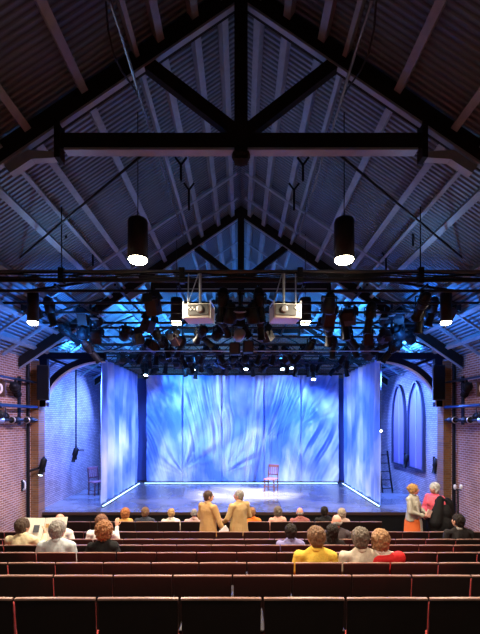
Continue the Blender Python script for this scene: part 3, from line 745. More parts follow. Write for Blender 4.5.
# stage-side booms
def boom(px, py, y, name, s, arm=True):
    p = at(px, py, y)
    t = thing('boom_spotlight', p, 0, name, 'spotlight', 'spotlights beside the stage')
    MB().tube((0, 0, 0.32), (0, 0, -0.12), 0.035).build('stem', M_BLACK, t)
    MB().lathe([(0.04, 0.25), (0.085, 0.2), (0.09, 0.0), (0.06, -0.05), (0.06, -0.22), (0.08, -0.23)], (-0.0 * s, -0.09, 0.05), 12, Matrix.Rotation(0.25, 3, 'Y')).build('housing', M_BLACK, t, True)
    MB().lathe([(0.065, -0.235), (0.05, -0.25), (0.02, -0.255)], (0, -0.09, 0.05), 12, Matrix.Rotation(0.25, 3, 'Y')).build('lens', M_LIT if arm else M_LENS, t, True)
    if arm: MB().tube((0, 0, 0.05), (s * (WX - 0.05) - p.x, -0.2, -0.08), 0.035).build('arm', M_BLACK, t)
    return t
boom(44, 468, 11.25, 'black spotlight with glowing lens on an arm by the left brick pier', -1)
t = boom(76, 456, 13.4, 'black spotlight at the foot of the hanging pole left of the silk', -1, False)
tag(MB().tube(Vector((at(76, 383, 13.4).x, 13.4, CZ + 2.31)), at(76, 452, 13.4), 0.025).build('hanging_pole', M_BLACK), 'long thin black pole hanging in front of the blue left stage wall', 'pole')
tag(MB().tube(at(76, 450, 13.4), at(84, 450, 13.4), 0.015).build('cross_arm', M_BLACK), 'short black cross arm at the foot of the left hanging pole', 'arm')
boom(434, 467, 12.3, 'black spotlight in front of the blue right stage wall', 1, False)
boom(405, 462, 14.2, 'black spotlight on the right stage wall under the far arched window', 1, False)
p = at(381, 431, 12.15)
t = thing('edge_spotlight', p, 0, 'tiny glowing spotlight at the near edge of the right silk curtain', 'spotlight')
MB().lathe([(0.03, 0.1), (0.045, 0.08), (0.05, 0), (0.04, 0)], (0, 0, 0), 12, Matrix.Rotation(-PI / 2, 3, 'X')).build('housing', M_BLACK, t, True)
MB().ball((0, -0.005, 0), (0.035, 0.012, 0.035), 12, 8).build('lens', M_LIT, t, True)
MB().tube((0, 0.05, 0), (0, 0.05, CZ + 1.93 - p.z), 0.012).build('drop_rod', M_BLACK, t)
# ladder-like stack stored at the right
p = at(389, 478, 14.6)
t = thing('folded_ladder', (5.35, 14.6, STAGE_Z), 0.2, 'dark folded ladder leaning by the right stage wall behind the curtain', 'ladder')
for sx in (-0.2, 0.2): MB().bar((sx, 0, 0), (sx, 0.35, 1.5), 0.04, 0.06).build('rail', M_BLACK, t)
for k in range(5): MB().tube((-0.2, 0.035 + 0.07 * k, 0.15 + 0.3 * k), (0.2, 0.035 + 0.07 * k, 0.15 + 0.3 * k), 0.015).build('rung', M_BLACK, t)

# small wall fittings
for s, px, py, y, nm in ((-1, 24, 487, 10.6, 'white curved wall fitting low on the left brick wall'), ):
    p = at(px, py, y); t = thing('wall_fitting', (-WX + 0.02, 10.85, p.z), 0, nm, 'wall fitting')
    MB().path([(0.02, 0, 0.13), (0.07, 0, 0.09), (0.08, 0, 0), (0.07, 0, -0.09), (0.02, 0, -0.12)], 0.022, 8).build('handle', M_WHITEP, t)
    MB().box((0.01, 0, 0), (0.02, 0.1, 0.3)).build('plate', M_BLACK, t)
t = thing('microphone_stand', (at(458, 487, 10.6).x, 10.6, 0), 0, 'slim black stand with two white tips beside the right brick wall', 'stand')
MB().tube((0, 0, 0), (0, 0, 1.55), 0.02).build('pole', M_BLACK, t)
MB().lathe([(0.14, 0), (0.13, 0.02), (0.03, 0.03)], n=16).build('base', M_BLACK, t)
MB().box((0, 0, 1.57), (0.17, 0.03, 0.03)).build('cross_bar', M_BLACK, t)
for dx in (-0.08, 0.08): MB().lathe([(0.02, 0), (0.035, 0.03), (0.035, 0.1), (0.02, 0.13)], (dx, 0, 1.58), 12).build('tip', M_WHITEP, t, True)

# ---------------------------------------------------------------- theatre seats
def make_seat():
    t = thing('theatre_seat', (0, 0, 0))
    def panel(y0, th, w0, w1, z0, z1, bow, n=8):
        vs = []; fs = []
        m = 5
        for f in (0, 1):
            for j in range(m + 1):
                v = j / m; z = z0 + (z1 - z0) * v; w = w0 + (w1 - w0) * v
                for i in range(n + 1):
                    u = i / n * 2 - 1
                    zz = z + (0.006 * (1 - u * u) if j == m else 0)
                    vs.append((u * w / 2, y0 + f * th - 0.10 * (z - 0.45) + bow * u * u, zz))
        k = (n + 1) * (m + 1)
        for j in range(m):
            for i in range(n):
                a = j * (n + 1) + i
                fs.append((a, a + 1, a + n + 2, a + n + 1)); fs.append((k + a, k + a + n + 1, k + a + n + 2, k + a + 1))
        for i in range(n):
            fs.append((i + 1, i, k + i, k + i + 1)); a = m * (n + 1) + i; fs.append((a, a + 1, k + a + 1, k + a))
        for j in range(m):
            a = j * (n + 1); fs.append((a, a + n + 1, k + a + n + 1, k + a)); a += n; fs.append((a + n + 1, a, k + a, k + a + n + 1))
        return MB().add(vs, fs)
    panel(0.045, 0.02, 0.515, 0.532, 0.30, BACKH - 0.012, 0.010).build('backrest', M_SBACK, t, bevel=0.004)
    e = MB()
    n = 8; vs = []
    yo = 0.045 - 0.10 * (BACKH - 0.012 - 0.45)
    for i in range(n + 1):
        u = i / n * 2 - 1; zt = BACKH - 0.012 + 0.006 * (1 - u * u)
        for dy, dz in ((-0.002, 0), (0.022, 0), (0.022, 0.012), (-0.002, 0.012)): vs.append((u * 0.266, yo + dy + 0.010 * u * u, zt + dz))
    fs = [(0, 1, 2, 3), (4 * n + 3, 4 * n + 2, 4 * n + 1, 4 * n)]
    for i in range(n):
        a = 4 * i
        for q in range(4): fs.append((a + q, a + 4 + q, a + 4 + (q + 1) % 4, a + (q + 1) % 4))
    tag(e.add(vs, fs).build('top_edge', M_SEDGE, t), 'top edge with painted highlight')
    tag(panel(0.068, 0.05, 0.50, 0.50, 0.46, BACKH - 0.05, 0.010).build('back_cushion', M_RED, t, bevel=0.012), 'red upholstered back cushion')
    tag(MB().box((0, 0.31, 0.42), (0.49, 0.42, 0.09)).build('seat_cushion', M_RED, t, bevel=0.025), 'red upholstered seat cushion')
    f = MB().box((-0.275, 0.27, 0.33), (0.022, 0.26, 0.62)); f.box((-0.275, 0.15, 0.53), (0.022, 0.12, 0.24)); f.box((-0.275, 0.27, 0.01), (0.05, 0.34, 0.02))
    f.build('side_frame', M_SFRAME, t)
    MB().box((-0.275, 0.27, 0.655), (0.045, 0.34, 0.03)).build('armrest', M_SBACK, t, bevel=0.01)
    return t
PITCH = 0.55
DIV0 = [262.7, 112.5, 102.7, 116, 107, 123, 110, 135]      # one measured seat boundary per row
ROWN = ['nearest row', 'second row', 'third row', 'fourth row', 'fifth row', 'sixth row', 'seventh row', 'front row by the stage']
seat0 = make_seat(); kids(seat0); first = True
for i in range(8):
    Y = ROWZ[i]; x0 = (DIV0[i] - 241) * Y / F
    lo, hi = (-(241 * Y / F) - 0.6, (239 * Y / F) + 0.6)
    lim = 5.62
    lo, hi = max(lo, -lim), min(hi, lim)
    if i == 7: lo, hi = -4.55, 3.75
    if i == 6: hi = 5.62
    k = math.ceil((lo + PITCH / 2 - x0) / PITCH - 0.5)
    j = 0
    while True:
        xc = x0 + (k + 0.5) * PITCH
        if xc + PITCH / 2 > hi: break
        if xc - PITCH / 2 >= lo - 0.01:
            r = seat0 if first else copy_tree(seat0); first = False
            r.location = (xc, Y, ROWF[i])
            tag(r, 'dark wooden theatre seat in the %s, %s from the left' % (ROWN[i], ORD[j]), 'theatre seat', 'theatre seats in the %s' % ROWN[i])
            j += 1
        k += 1

# ---------------------------------------------------------------- chairs on the stage
def stage_chair(loc, rz, label):
    t = thing('wooden_chair', loc, rz, label, 'chair', 'wooden chairs on the stage')
    m = mat('red_brown_wood', (0.09, 0.03, 0.04), 0.4, var=0.3)
    m2 = mat('red_seat_wood', (0.26, 0.11, 0.14), 0.4)
    for sx in (-1, 1):
        MB().bar((sx * 0.19, 0.19, 0), (sx * 0.18, 0.18, 0.44), 0.035, 0.035).build('leg', m, t)
        MB().bar((sx * 0.19, -0.2, 0), (sx * 0.19, -0.19, 0.46), 0.035, 0.035).build('leg', m, t)
        MB().bar((sx * 0.19, -0.19, 0.46), (sx * 0.185, -0.27, 0.96), 0.035, 0.03).build('back_post', m, t)
        MB().bar((sx * 0.185, 0.18, 0.16), (sx * 0.185, -0.19, 0.16), 0.02, 0.02).build('stretcher', m, t)
    MB().bar((-0.185, 0.18, 0.2), (0.185, 0.18, 0.2), 0.02, 0.02).build('stretcher', m, t)
    MB().box((0, 0, 0.46), (0.44, 0.44, 0.035)).build('seat', m2, t, bevel=0.012)
    MB().box((0, -0.265, 0.92), (0.42, 0.03, 0.10)).build('top_rail', m2, t, bevel=0.01)
    MB().box((0, -0.21, 0.60), (0.37, 0.02, 0.04)).build('lower_rail', m, t)
    for k in range(4): MB().bar((-0.12 + 0.08 * k, -0.212, 0.60), (-0.12 + 0.08 * k, -0.262, 0.9), 0.03, 0.012).build('spindle', m2, t)
stage_chair((1.12, 14.9, STAGE_Z), PI - 0.45, 'red-brown wooden chair standing alone on the stage floor')
stage_chair((-5.12, 14.2, STAGE_Z), PI + 0.9, 'red wooden chair standing behind the left silk curtain')

# ---------------------------------------------------------------- people
def remesh(mb, vox, smooth=3, jitter=0, jscale=30, stretch=None):
    me = mb.mesh('tmp'); o = bpy.data.objects.new('tmp', me); TMP.collection.objects.link(o)
    r = o.modifiers.new('r', 'REMESH'); r.mode = 'VOXEL'; r.voxel_size = vox
    if smooth:
        s_ = o.modifiers.new('s', 'SMOOTH'); s_.factor = 0.5; s_.iterations = smooth
    TMP.view_layers[0].update(); dg = TMP.view_layers[0].depsgraph
    out = bpy.data.meshes.new_from_object(o.evaluated_get(dg), depsgraph=dg)
    bpy.data.objects.remove(o); bpy.data.meshes.remove(me)
    if jitter:
        sc = Vector(stretch) if stretch else Vector((1, 1, 1))
        nr = [v.normal.copy() for v in out.vertices]
        for v, n in zip(out.vertices, nr):
            q = Vector((v.co.x * sc.x, v.co.y * sc.y, v.co.z * sc.z)) * jscale
            v.co += n * jitter * noise.noise(q)
    out.polygons.foreach_set('use_smooth', [True] * len(out.polygons))
    return out
TMP = bpy.data.scenes.new('workbench')

def hand(mb, wrist, d, n, side, curl=0.5):
    """palm and five fingers; d along the hand, n out of the palm, side = +1 thumb to the s direction"""
    d = d.normalized(); n = (n - d * n.dot(d)).normalized(); s = d.cross(n).normalized() * side
    w = Vector(wrist)
    mb.ball(w + d * 0.045, (1, 1, 1), 10, 8, Matrix((s * 0.04, d * 0.052, n * 0.016)).transposed())
    mb.cap(w - d * 0.02, w + d * 0.03, 0.024, 0.022, 10)
    for off, l in ((0.029, 0.068), (0.010, 0.078), (-0.010, 0.073), (-0.029, 0.058)):
        a = w + d * 0.082 + s * off; c1 = curl * 0.8; c2 = curl * 1.9
        b = a + (d * math.cos(c1) + n * math.sin(c1)) * l * 0.55 + s * off * 0.15
        c = b + (d * math.cos(c2) + n * math.sin(c2)) * l * 0.5
        mb.cap(a - d * 0.015, b, 0.009, 0.0085, 8); mb.cap(b, c, 0.0085, 0.0075, 8)
    a = w + d * 0.025 + s * 0.03; b = a + (d * 0.6 + s * 0.7 + n * 0.2).normalized() * 0.042; c = b + (d * 0.9 + s * 0.15 + n * 0.35).normalized() * 0.032
    mb.cap(a, b, 0.0125, 0.011, 8); mb.cap(b, c, 0.011, 0.009, 8)

def head_prims(mb, H, R, g=0):
    def P(x, y, z): return H + R @ Vector((x, y, z))
    mb.ball(P(0, -0.012, 0.022), (0.074 + g, 0.092 + g, 0.092 + g), 16, 12, R)
    mb.ball(P(0, 0.022, -0.045), (0.056, 0.066, 0.066), 14, 10, R)
    mb.ball(P(0, 0.048, -0.088), (0.024, 0.026, 0.020), 10, 8, R)          # chin
    mb.cap(P(0, 0.080, 0.010), P(0, 0.102, -0.024), 0.010, 0.014, 8)        # nose
    mb.ball(P(0, 0.077, 0.030), (0.045, 0.014, 0.010), 10, 6, R)           # brow
    mb.ball(P(0, 0.083, -0.058), (0.024, 0.011, 0.010), 10, 6, R)          # lips
    for s in (-1, 1):
        mb.ball(P(s * 0.078, -0.006, -0.012), (0.012, 0.022, 0.033), 10, 8, R)
        mb.ball(P(s * 0.048, 0.052, -0.02), (0.022, 0.022, 0.02), 10, 6, R)  # cheeks

HAIRC = {}
def person(x, y, fz, rz, scale, label, skin, hair, hairstyle, top, bottom=(0.02, 0.02, 0.03), seated=True, head=(0, 0, 0), arms=None,
           lean=0.0, sleeves='long', build=1.0, topname='shirt', pattern=None, coat=0.0, skirt=None, fem=False, group=None, extras=None, neck=None):
    t = thing('person', (x, y, fz), rz, label, 'person', group)
    t.scale = (scale, scale, scale)
    vox = 0.0085 if seated else 0.007
    if seated:
        pz, sh, nk, hz = 0.54, 0.99, 1.04, 1.165
        hips = [Vector((s * 0.09, 0.0, pz)) for s in (-1, 1)]
        knee = [Vector((s * 0.13, 0.44, 0.53)) for s in (-1, 1)]
        ank = [Vector((s * 0.13, 0.42, 0.10)) for s in (-1, 1)]
        base_y = -0.0
    else:
        pz, sh, nk, hz = 0.95, 1.43, 1.49, 1.61
        hips = [Vector((s * 0.09, 0.0, pz - 0.05)) for s in (-1, 1)]
        knee = [Vector((s * 0.10, 0.02, 0.50)) for s in (-1, 1)]
        ank = [Vector((s * 0.11, -0.03, 0.09)) for s in (-1, 1)]
    def LN(p):   # lean the upper body forward about the pelvis
        q = Vector(p) - Vector((0, 0, pz)); return Matrix.Rotation(-lean, 3, 'X') @ q + Vector((0, 0, pz))
    sw = (0.165 if fem else 0.19) * (1 + (build - 1) * 0.5)
    shl = [LN((s * (sw - 0.005), -0.02, sh - 0.035)) for s in (-1, 1)]
    if arms is None:
        arms = [[(s * 0.27, -0.02, sh - 0.29), (s * 0.15, 0.22, pz + 0.14)] for s in (-1, 1)] if seated else \
               [[(s * 0.25, -0.05, sh - 0.30), (s * 0.24, 0.08, sh - 0.55)] for s in (-1, 1)]
    H = LN((0, 0.02, hz)); R = (Matrix.Rotation(head[2], 3, 'Z') @ Matrix.Rotation(-head[0], 3, 'X') @ Matrix.Rotation(head[1], 3, 'Y')) * (1.10 if seated else 1.05)
    def torso(mb, g, b):
        mb.ball(LN((0, -0.01, sh - 0.12)), (0.155 * b + g, 0.105 * b + g, 0.17 + g), 16, 12)
        mb.ball(LN((0, 0.0, (sh + pz) / 2 - 0.01)), ((0.125 if fem else 0.14) * b + g, 0.10 * b + g, 0.20 + g), 16, 12)
        mb.ball(LN((0, -0.005, pz + 0.02)), (0.155 * b + g, 0.115 * b + g, 0.12 + g), 16, 12)
        mb.cap(shl[0], shl[1], 0.055 + g, 0.055 + g, 12)
        for k, s in ((0, -1), (1, 1)):
            mb.cap(LN((s * 0.04, -0.015, nk - 0.03)), shl[k] + Vector((-s * 0.05, 0, 0.005)), 0.045 + g, 0.048 + g, 10)
        if fem:
            for s in (-1, 1): mb.ball(LN((s * 0.065, 0.09, sh - 0.16)), 0.055 + g, 12, 8)
    # --- body
    b = MB(); torso(b, 0, build)
    b.cap(LN((0, -0.015, nk - 0.04)), H + R @ Vector((0, -0.02, -0.05)), 0.052, 0.047, 12)
    head_prims(b, H, R)
    hd = []
    for k, s in ((0, -1), (1, 1)):
        e, w = [Vector(q) for q in arms[k][:2]]
        b.cap(shl[k], e, 0.046 * build, 0.036, 10); b.cap(e, w, 0.036, 0.024, 10)
        d = (w - e).normalized()
        if len(arms[k]) > 2: d = Vector(arms[k][2]).normalized()
        n = Vector(arms[k][3]) if len(arms[k]) > 3 else Vector((0, 0.25, -1)) if seated else Vector((-s, 0, 0))
        hand(b, w + d * 0.015, d, n, 1 if s < 0 else -1, 0.45)
        if seated: b.cap(hips[k], knee[k], 0.078, 0.055, 12)
        else: b.cap(hips[k], knee[k], 0.08, 0.055, 12)
        b.cap(knee[k], ank[k], 0.055, 0.035, 12)
        b.cap(ank[k], ank[k] + Vector((s * 0.01, 0.13, -0.05)), 0.034, 0.026, 10)
    me = remesh(b, vox, 2); me.materials.append(skin)
    body = bpy.data.objects.new('body', me); COL.objects.link(body); body.parent = t
    # --- eyes
    for s in (-1, 1):
        MB().ball(H + R @ Vector((s * 0.031, 0.074, 0.006)), (0.012, 0.010, 0.008), 10, 8, R).build('eye', mat('eye_white', (0.7, 0.68, 0.65), 0.2), t, True)
        MB().ball(H + R @ Vector((s * 0.031, 0.081, 0.006)), 0.0052, 8, 6).build('iris', mat('iris_dark', (0.04, 0.02, 0.01), 0.2), t, True)
        MB().cap(H + R @ Vector((s * 0.018, 0.088, 0.028)), H + R @ Vector((s * 0.046, 0.074, 0.030)), 0.004, 0.003, 6).build('eyebrow', hair, t, True)
    MB().ball(H + R @ Vector((0, 0.091, -0.058)), (0.022, 0.006, 0.006), 10, 6, R).build('lips', mat('lip_pink', (0.45, 0.16, 0.13), 0.5), t, True)
    # --- clothing
    c = MB(); torso(c, 0.016, build)
    for k, s in ((0, -1), (1, 1)):
        e, w = [Vector(q) for q in arms[k][:2]]
        if sleeves == 'short': c.cap(shl[k], shl[k].lerp(e, 0.72), 0.062 * build, 0.058, 12)
        else:
            c.cap(shl[k], e, 0.060 * build, 0.056, 12); c.cap(e, w - (w - e).normalized() * 0.01, 0.056, 0.042, 12)
    if coat:
        D = Matrix.Diagonal((1, 0.74, 1))
        c.lathe([(0.205 * build, pz - coat), (0.195 * build, pz + 0.02), (0.172 * build, sh - 0.28), (0.180 * build, sh - 0.10), (0.14 * build, sh)], (0, 0, 0), 24, D)
    m = remesh(c, 0.011, 4, 0.022, 10, (1, 1, 0.45)); m.materials.append(top)
    o = bpy.data.objects.new(topname, m); COL.objects.link(o); o.parent = t
    # collar
    if topname in ('shirt', 'jacket', 'blazer', 'cardigan'):
        nb = LN((0, -0.012, nk + 0.0)); cl = MB(); cl.lathe([(0.066, -0.02), (0.072, -0.005), (0.063, 0.026), (0.056, 0.026), (0.056, -0.02)], nb, 16)
        cl.build('collar', neck or top, t, True)
    # --- legs
    g = MB()
    if skirt:
        g.lathe([(0.15, pz + 0.06), (0.185, pz - 0.08), (0.20, 0.55), (0.23, 0.28), (0.20, 0.28)], (0, 0, 0), 24)
        g.build('skirt', skirt, t, True)
    else:
        g.ball((0, 0, pz), (0.175, 0.13, 0.12), 14, 10)
        for k in (0, 1):
            g.cap(hips[k], knee[k], 0.093, 0.072, 12); g.cap(knee[k], ank[k] + Vector((0, 0, 0.03)), 0.070, 0.052, 12)
        m = remesh(g, 0.013, 3); m.materials.append(mat('trousers_%.2f_%.2f' % bottom[:2], bottom, 0.8))
        o = bpy.data.objects.new('trousers', m); COL.objects.link(o); o.parent = t
    for k, s in ((0, -1), (1, 1)):
        a = ank[k]; f = MB(); f.cap(a + Vector((0, -0.02, -0.045)), a + Vector((s * 0.012, 0.16, -0.052)), 0.042, 0.036, 12); f.box(a + Vector((s * 0.005, 0.07, -0.078)), (0.075, 0.27, 0.022))
        f.build('shoe', mat('black_shoe', (0.015, 0.013, 0.012), 0.4), t, True)
    # --- hair
    h = MB()
    def P(x, y, z): return H + R @ Vector((x, y, z))
    if hairstyle in ('short', 'full', 'bob', 'bun', 'long', 'curly'):
        gg = {'short': 0.008, 'full': 0.016, 'bob': 0.018, 'bun': 0.012, 'long': 0.016, 'curly': 0.028}[hairstyle]
        h.ball(P(0, -0.020, 0.028), (0.083 + gg, 0.094 + gg, 0.090 + gg), 18, 14, R)
        h.ball(P(0, -0.045, -0.015), (0.070 + gg, 0.062 + gg, 0.070 + gg), 16, 10, R)
        if hairstyle in ('bob', 'long', 'curly'):
            for s in (-1, 1): h.ball(P(s * 0.062, -0.02, -0.03), (0.030 + gg / 2, 0.055, 0.075), 12, 8, R)
            h.ball(P(0, -0.05, -0.055), (0.078 + gg / 2, 0.052, 0.075), 14, 8, R)
        if hairstyle == 'long': h.ball(P(0, -0.065, -0.13), (0.085, 0.045, 0.12), 14, 8, R)
        if hairstyle == 'bun': h.ball(P(0, -0.11, 0.03), 0.042, 12, 8, R)
    else:   # bald with a fringe
        h.ball(P(0, -0.040, -0.012), (0.079, 0.073, 0.048), 16, 10, R)
    if hairstyle == 'thin': h.ball(P(0, -0.03, 0.025), (0.077, 0.085, 0.086), 16, 12, R)
    m = remesh(h, 0.0075, 2, 0.013 if hairstyle != 'curly' else 0.022, 50, (1, 1, 0.4)); m.materials.append(hair)
    o = bpy.data.objects.new('hair', m); COL.objects.link(o); o.parent = t
    return t, H, R

def hairm(name, c): return mat('hair_' + name, tuple(k * 0.85 for k in c), 0.55, var=1.0, vscale=42, bump=0.8, bscale=120)
def skinm(name, c): return mat('skin_' + name, c, 0.5, var=0.08, vscale=14)
def cloth(name, c, var=0.12, vs=8): return mat('cloth_' + name, c, 0.85, var=var, vscale=vs, bump=0.5, bscale=14)
S1 = skinm('light', (0.62, 0.34, 0.24)); S2 = skinm('pink', (0.66, 0.30, 0.22)); S3 = skinm('tan', (0.48, 0.24, 0.15))
Hbr = hairm('brown', (0.07, 0.035, 0.02)); Hgr = hairm('grey', (0.30, 0.28, 0.26)); Hdk = hairm('dark', (0.02, 0.014, 0.012))
Hau = hairm('auburn', (0.32, 0.13, 0.045)); Hbl = hairm('blond', (0.55, 0.33, 0.14)); Hwh = hairm('white', (0.80, 0.74, 0.62))
Hlb = hairm('light_brown', (0.22, 0.11, 0.05)); Hgb = hairm('grey_brown', (0.17, 0.13, 0.10))

def seat_at(px, top, row, dz=0.2, **k):
    """seated person in a given row; top = photo row of the crown"""
    Y = ROWZ[row] + dz
    x = (px - 241) * Y / F
    zt = CZ + (420 - top) * Y / F - ROWF[row]
    sc = max(0.93, min(1.06, zt / 1.315))
    return x, Y + 0.02, ROWF[row], sc

def sit(px, top, row, label, skin, hair, style, topm, rz=0, **k):
    x, Y, fz, sc = seat_at(px, top, row)
    return person(x, Y, fz, rz, sc, label, skin, hair, style, topm, **k)

READ = [[(-0.27, 0.10, 0.78), (-0.22, 0.34, 0.93), (0.2, 0.3, 0.9), (1, 0, 0)], [(0.27, 0.10, 0.78), (0.22, 0.34, 0.93), (-0.2, 0.3, 0.9), (-1, 0, 0)]]
sit(21, 518, 4, 'seated person with dark brown hair and cream shirt reading the newspaper', S1, Hbr, 'full', cloth('cream', (0.72, 0.62, 0.40)), head=(-0.15, 0, -0.45), arms=READ, build=1.08, lean=0.05)
sit(57, 520, 3, 'seated person with thick grey hair and pale blue-grey striped shirt', S2, Hgr, 'full', cloth('blue_grey', (0.50, 0.56, 0.60)), head=(0, 0.05, -0.3), build=1.12)
sit(59, 513, 5, 'balding person in a white shirt sitting beyond the newspaper', S2, Hgr, 'bald', cloth('white', (0.78, 0.76, 0.74)), head=(0.1, 0, 0.3), build=1.05)
RAISE = [None, None]
RAISE = [[(-0.26, 0.0, 0.71), (-0.15, 0.22, 0.68)], [(0.24, 0.16, 0.80), (0.22, 0.20, 1.02), (0, 0.05, 1), (0, 1, 0)]]
sit(101, 514, 5, 'seated person with reddish brown hair and white shirt raising a hand', S1, hairm('red_brown', (0.20, 0.08, 0.04)), 'full', cloth('white2', (0.80, 0.78, 0.80)), arms=RAISE)
sit(103.5, 521, 3, 'seated person with wavy golden red hair and black top', S1, Hau, 'curly', cloth('black', (0.012, 0.012, 0.014)), fem=True)
R7 = dict()
sit(125, 511, 7, 'front row person with frizzy orange hair and yellow-orange top', S2, hairm('orange', (0.55, 0.20, 0.06)), 'curly', cloth('orange_yellow', (0.75, 0.42, 0.12)), fem=True)
sit(145, 507, 7, 'front row person with brown hair and dark navy jacket', S1, Hlb, 'full', cloth('navy', (0.025, 0.03, 0.05)), topname='jacket', build=1.15)
sit(171, 509, 7, 'front row person with short fair hair and white top', S2, Hbl, 'short', cloth('offwhite', (0.75, 0.68, 0.58)), head=(0, 0, 0.2))
sit(194, 510, 7, 'front row person with pale grey hair and faded pink top', S2, Hgr, 'thin', cloth('pink_grey', (0.52, 0.36, 0.34)))
sit(252, 507, 7, 'front row person with light brown hair and bright orange top', S2, hairm('ginger', (0.38, 0.18, 0.07)), 'short', cloth('orange', (0.85, 0.20, 0.02)))
sit(278, 506, 7, 'front row person with greying bobbed hair and peach patterned top', S2, Hgb, 'bob', cloth('peach', (0.72, 0.38, 0.30), 0.4, 40), fem=True)
sit(300, 507, 7, 'front row person with thin grey hair and maroon patterned shirt', S2, Hgr, 'bald', cloth('maroon', (0.30, 0.10, 0.09), 0.6, 40), build=1.08)
sit(325, 506, 7, 'front row person with dark cropped hair and black top', S3, Hdk, 'short', cloth('black2', (0.012, 0.012, 0.015)), head=(0, 0, -0.4))
sit(342, 508, 7, 'front row person with grey-blond hair and beige top', S2, hairm('greyblond', (0.45, 0.36, 0.26)), 'bob', cloth('beige_pink', (0.55, 0.40, 0.32)), fem=True)
sit(337, 514, 5, 'bald person in a dark grey top sitting two rows behind the front', S2, Hgr, 'bald', cloth('charcoal', (0.05, 0.035, 0.04)), build=1.1, head=(0.05, 0, 0.2))
sit(333, 524, 4, 'seated person with straight black bobbed hair and black top, beside the bald one', S1, Hdk, 'long', cloth('black3', (0.014, 0.01, 0.01)), fem=True, head=(0, 0.1, -0.4))
sit(291, 524, 4, 'seated person with dark hair and lavender shirt', S1, Hdk, 'full', cloth('lavender', (0.24, 0.22, 0.46)))
sit(316, 526, 2, 'seated person with curly brown hair and bright yellow patterned shirt', S1, Hlb, 'full', cloth('yellow', (0.80, 0.50, 0.06), 0.35, 60), build=1.1, head=(0, 0, 0.35))
sit(361.5, 527, 2, 'seated person with brown-grey hair and beige shirt beside the red sweater', S1, Hgb, 'full', cloth('beige', (0.55, 0.47, 0.38)), build=1.15, head=(0, 0, -0.2))
V, VH, VR = sit(381, 529, 2, 'seated person with light brown bobbed hair, white collar and red sweater', S1, hairm('sandy', (0.42, 0.22, 0.10)), 'bob', cloth('cream2', (0.78, 0.70, 0.64)), fem=True, head=(0, 0, 0.1))
# sweater over the shoulders
sw = MB(); sw.cap((-0.14, -0.06, 0.93), (0.22, -0.05, 0.98), 0.06, 0.075, 12); sw.cap((0.22, -0.04, 0.97), (0.25, 0.05, 0.75), 0.07, 0.05, 12); sw.ball((0.06, -0.06, 0.85), (0.19, 0.07, 0.14), 14, 10)
m = remesh(sw, 0.012, 4, 0.012, 12); m.materials.append(cloth('red', (0.70, 0.015, 0.02))); o = bpy.data.objects.new('sweater', m); COL.objects.link(o); o.parent = V
sit(459, 513, 5, 'seated person with short dark hair and black top by the right brick wall', S1, Hdk, 'short', cloth('black4', (0.016, 0.014, 0.016)), head=(-0.1, 0, 0.35), build=1.15, neck=cloth('greycollar', (0.3, 0.28, 0.26)))

# standing people
TAN = cloth('tan_blazer', (0.46, 0.28, 0.11)); TAN2 = cloth('khaki_blazer', (0.44, 0.30, 0.13))
AF = 0.0
Jt, JH, JR = person((208 - 241) * 9.0 / F, 9.05, AF, -0.75, 1.05, 'standing person in tan blazer with dark hair, left one of the pair in the aisle', S1, Hbr, 'short', TAN, (0.10, 0.08, 0.06), seated=False,
       head=(-0.1, 0, -0.55), build=1.12, topname='blazer', coat=0.18,
       arms=[[(-0.27, 0.0, 1.12), (-0.15, 0.22, 1.05)], [(0.30, 0.04, 1.12), (0.36, 0.16, 0.86), (0.2, 0.3, -0.8), (-1, 0, 0)]])
Kt, KH, KR = person((239 - 241) * 9.15 / F, 9.15, AF, 0.65, 1.05, 'standing person in khaki blazer with grey hair, right one of the pair in the aisle', S2, Hgr, 'short', TAN2, (0.12, 0.10, 0.08), seated=False,
       head=(-0.1, 0, 0.65), build=1.12, topname='blazer', coat=0.18,
       arms=[[(-0.30, 0.02, 1.14), (-0.22, 0.26, 1.02), (0.1, 1, 0.1), (1, 0, 0)], [(0.28, -0.02, 1.13), (0.12, 0.20, 1.05)]])
pp = thing('paper_programme', at(224, 531, 8.75), 0.5, 'white folded programme held between the two people in tan blazers', 'programme')
MB().box((0, 0, 0), (0.20, 0.006, 0.14), Matrix.Rotation(-0.5, 3, 'Y')).build('sheet', M_WHITEP, pp)
MB().box((0.01, 0.02, 0.005), (0.20, 0.006, 0.14), Matrix.Rotation(-0.65, 3, 'Y')).build('sheet', M_WHITEP, pp)

GREYC = cloth('grey_cardigan', (0.42, 0.40, 0.34)); PINK = cloth('coral_pink', (0.80, 0.12, 0.18)); BLK = cloth('black_coat', (0.010, 0.010, 0.012))
w1x = (413 - 241) * 9.8 / F
Wt, WH, WR = person(w1x, 9.8, AF, PI + 0.75, 1.07, 'standing person with golden pinned-up hair, grey cardigan and orange skirt', S2, hairm('gold', (0.62, 0.32, 0.10)), 'bun', GREYC, seated=False,
       head=(-0.1, 0, 0.55), fem=True, topname='cardigan', coat=0.04, skirt=cloth('orange_skirt', (0.82, 0.17, 0.04)),
       arms=[[(-0.25, 0.05, 1.14), (-0.08, 0.26, 1.10), (0.8, 0.6, 0.1), (0, 0, -1)], [(0.25, 0.05, 1.14), (0.08, 0.26, 1.06), (-0.8, 0.6, 0), (0, 0, -1)]])
i_ = MB(); i_.ball((0.0, 0.065, 1.26), (0.075, 0.075, 0.16), 14, 10); i_.ball((0.0, 0.09, 1.08), (0.07, 0.055, 0.16), 14, 10)
m = remesh(i_, 0.01, 3); m.materials.append(BLK); o = bpy.data.objects.new('blouse', m); COL.objects.link(o); o.parent = Wt
sc_ = MB().path([Vector((0.10, 0.13, 1.36)), Vector((0.09, 0.16, 1.1)), Vector((0.03, 0.2, 0.9)), Vector((0.0, 0.2, 0.55))], 0.03, 10)
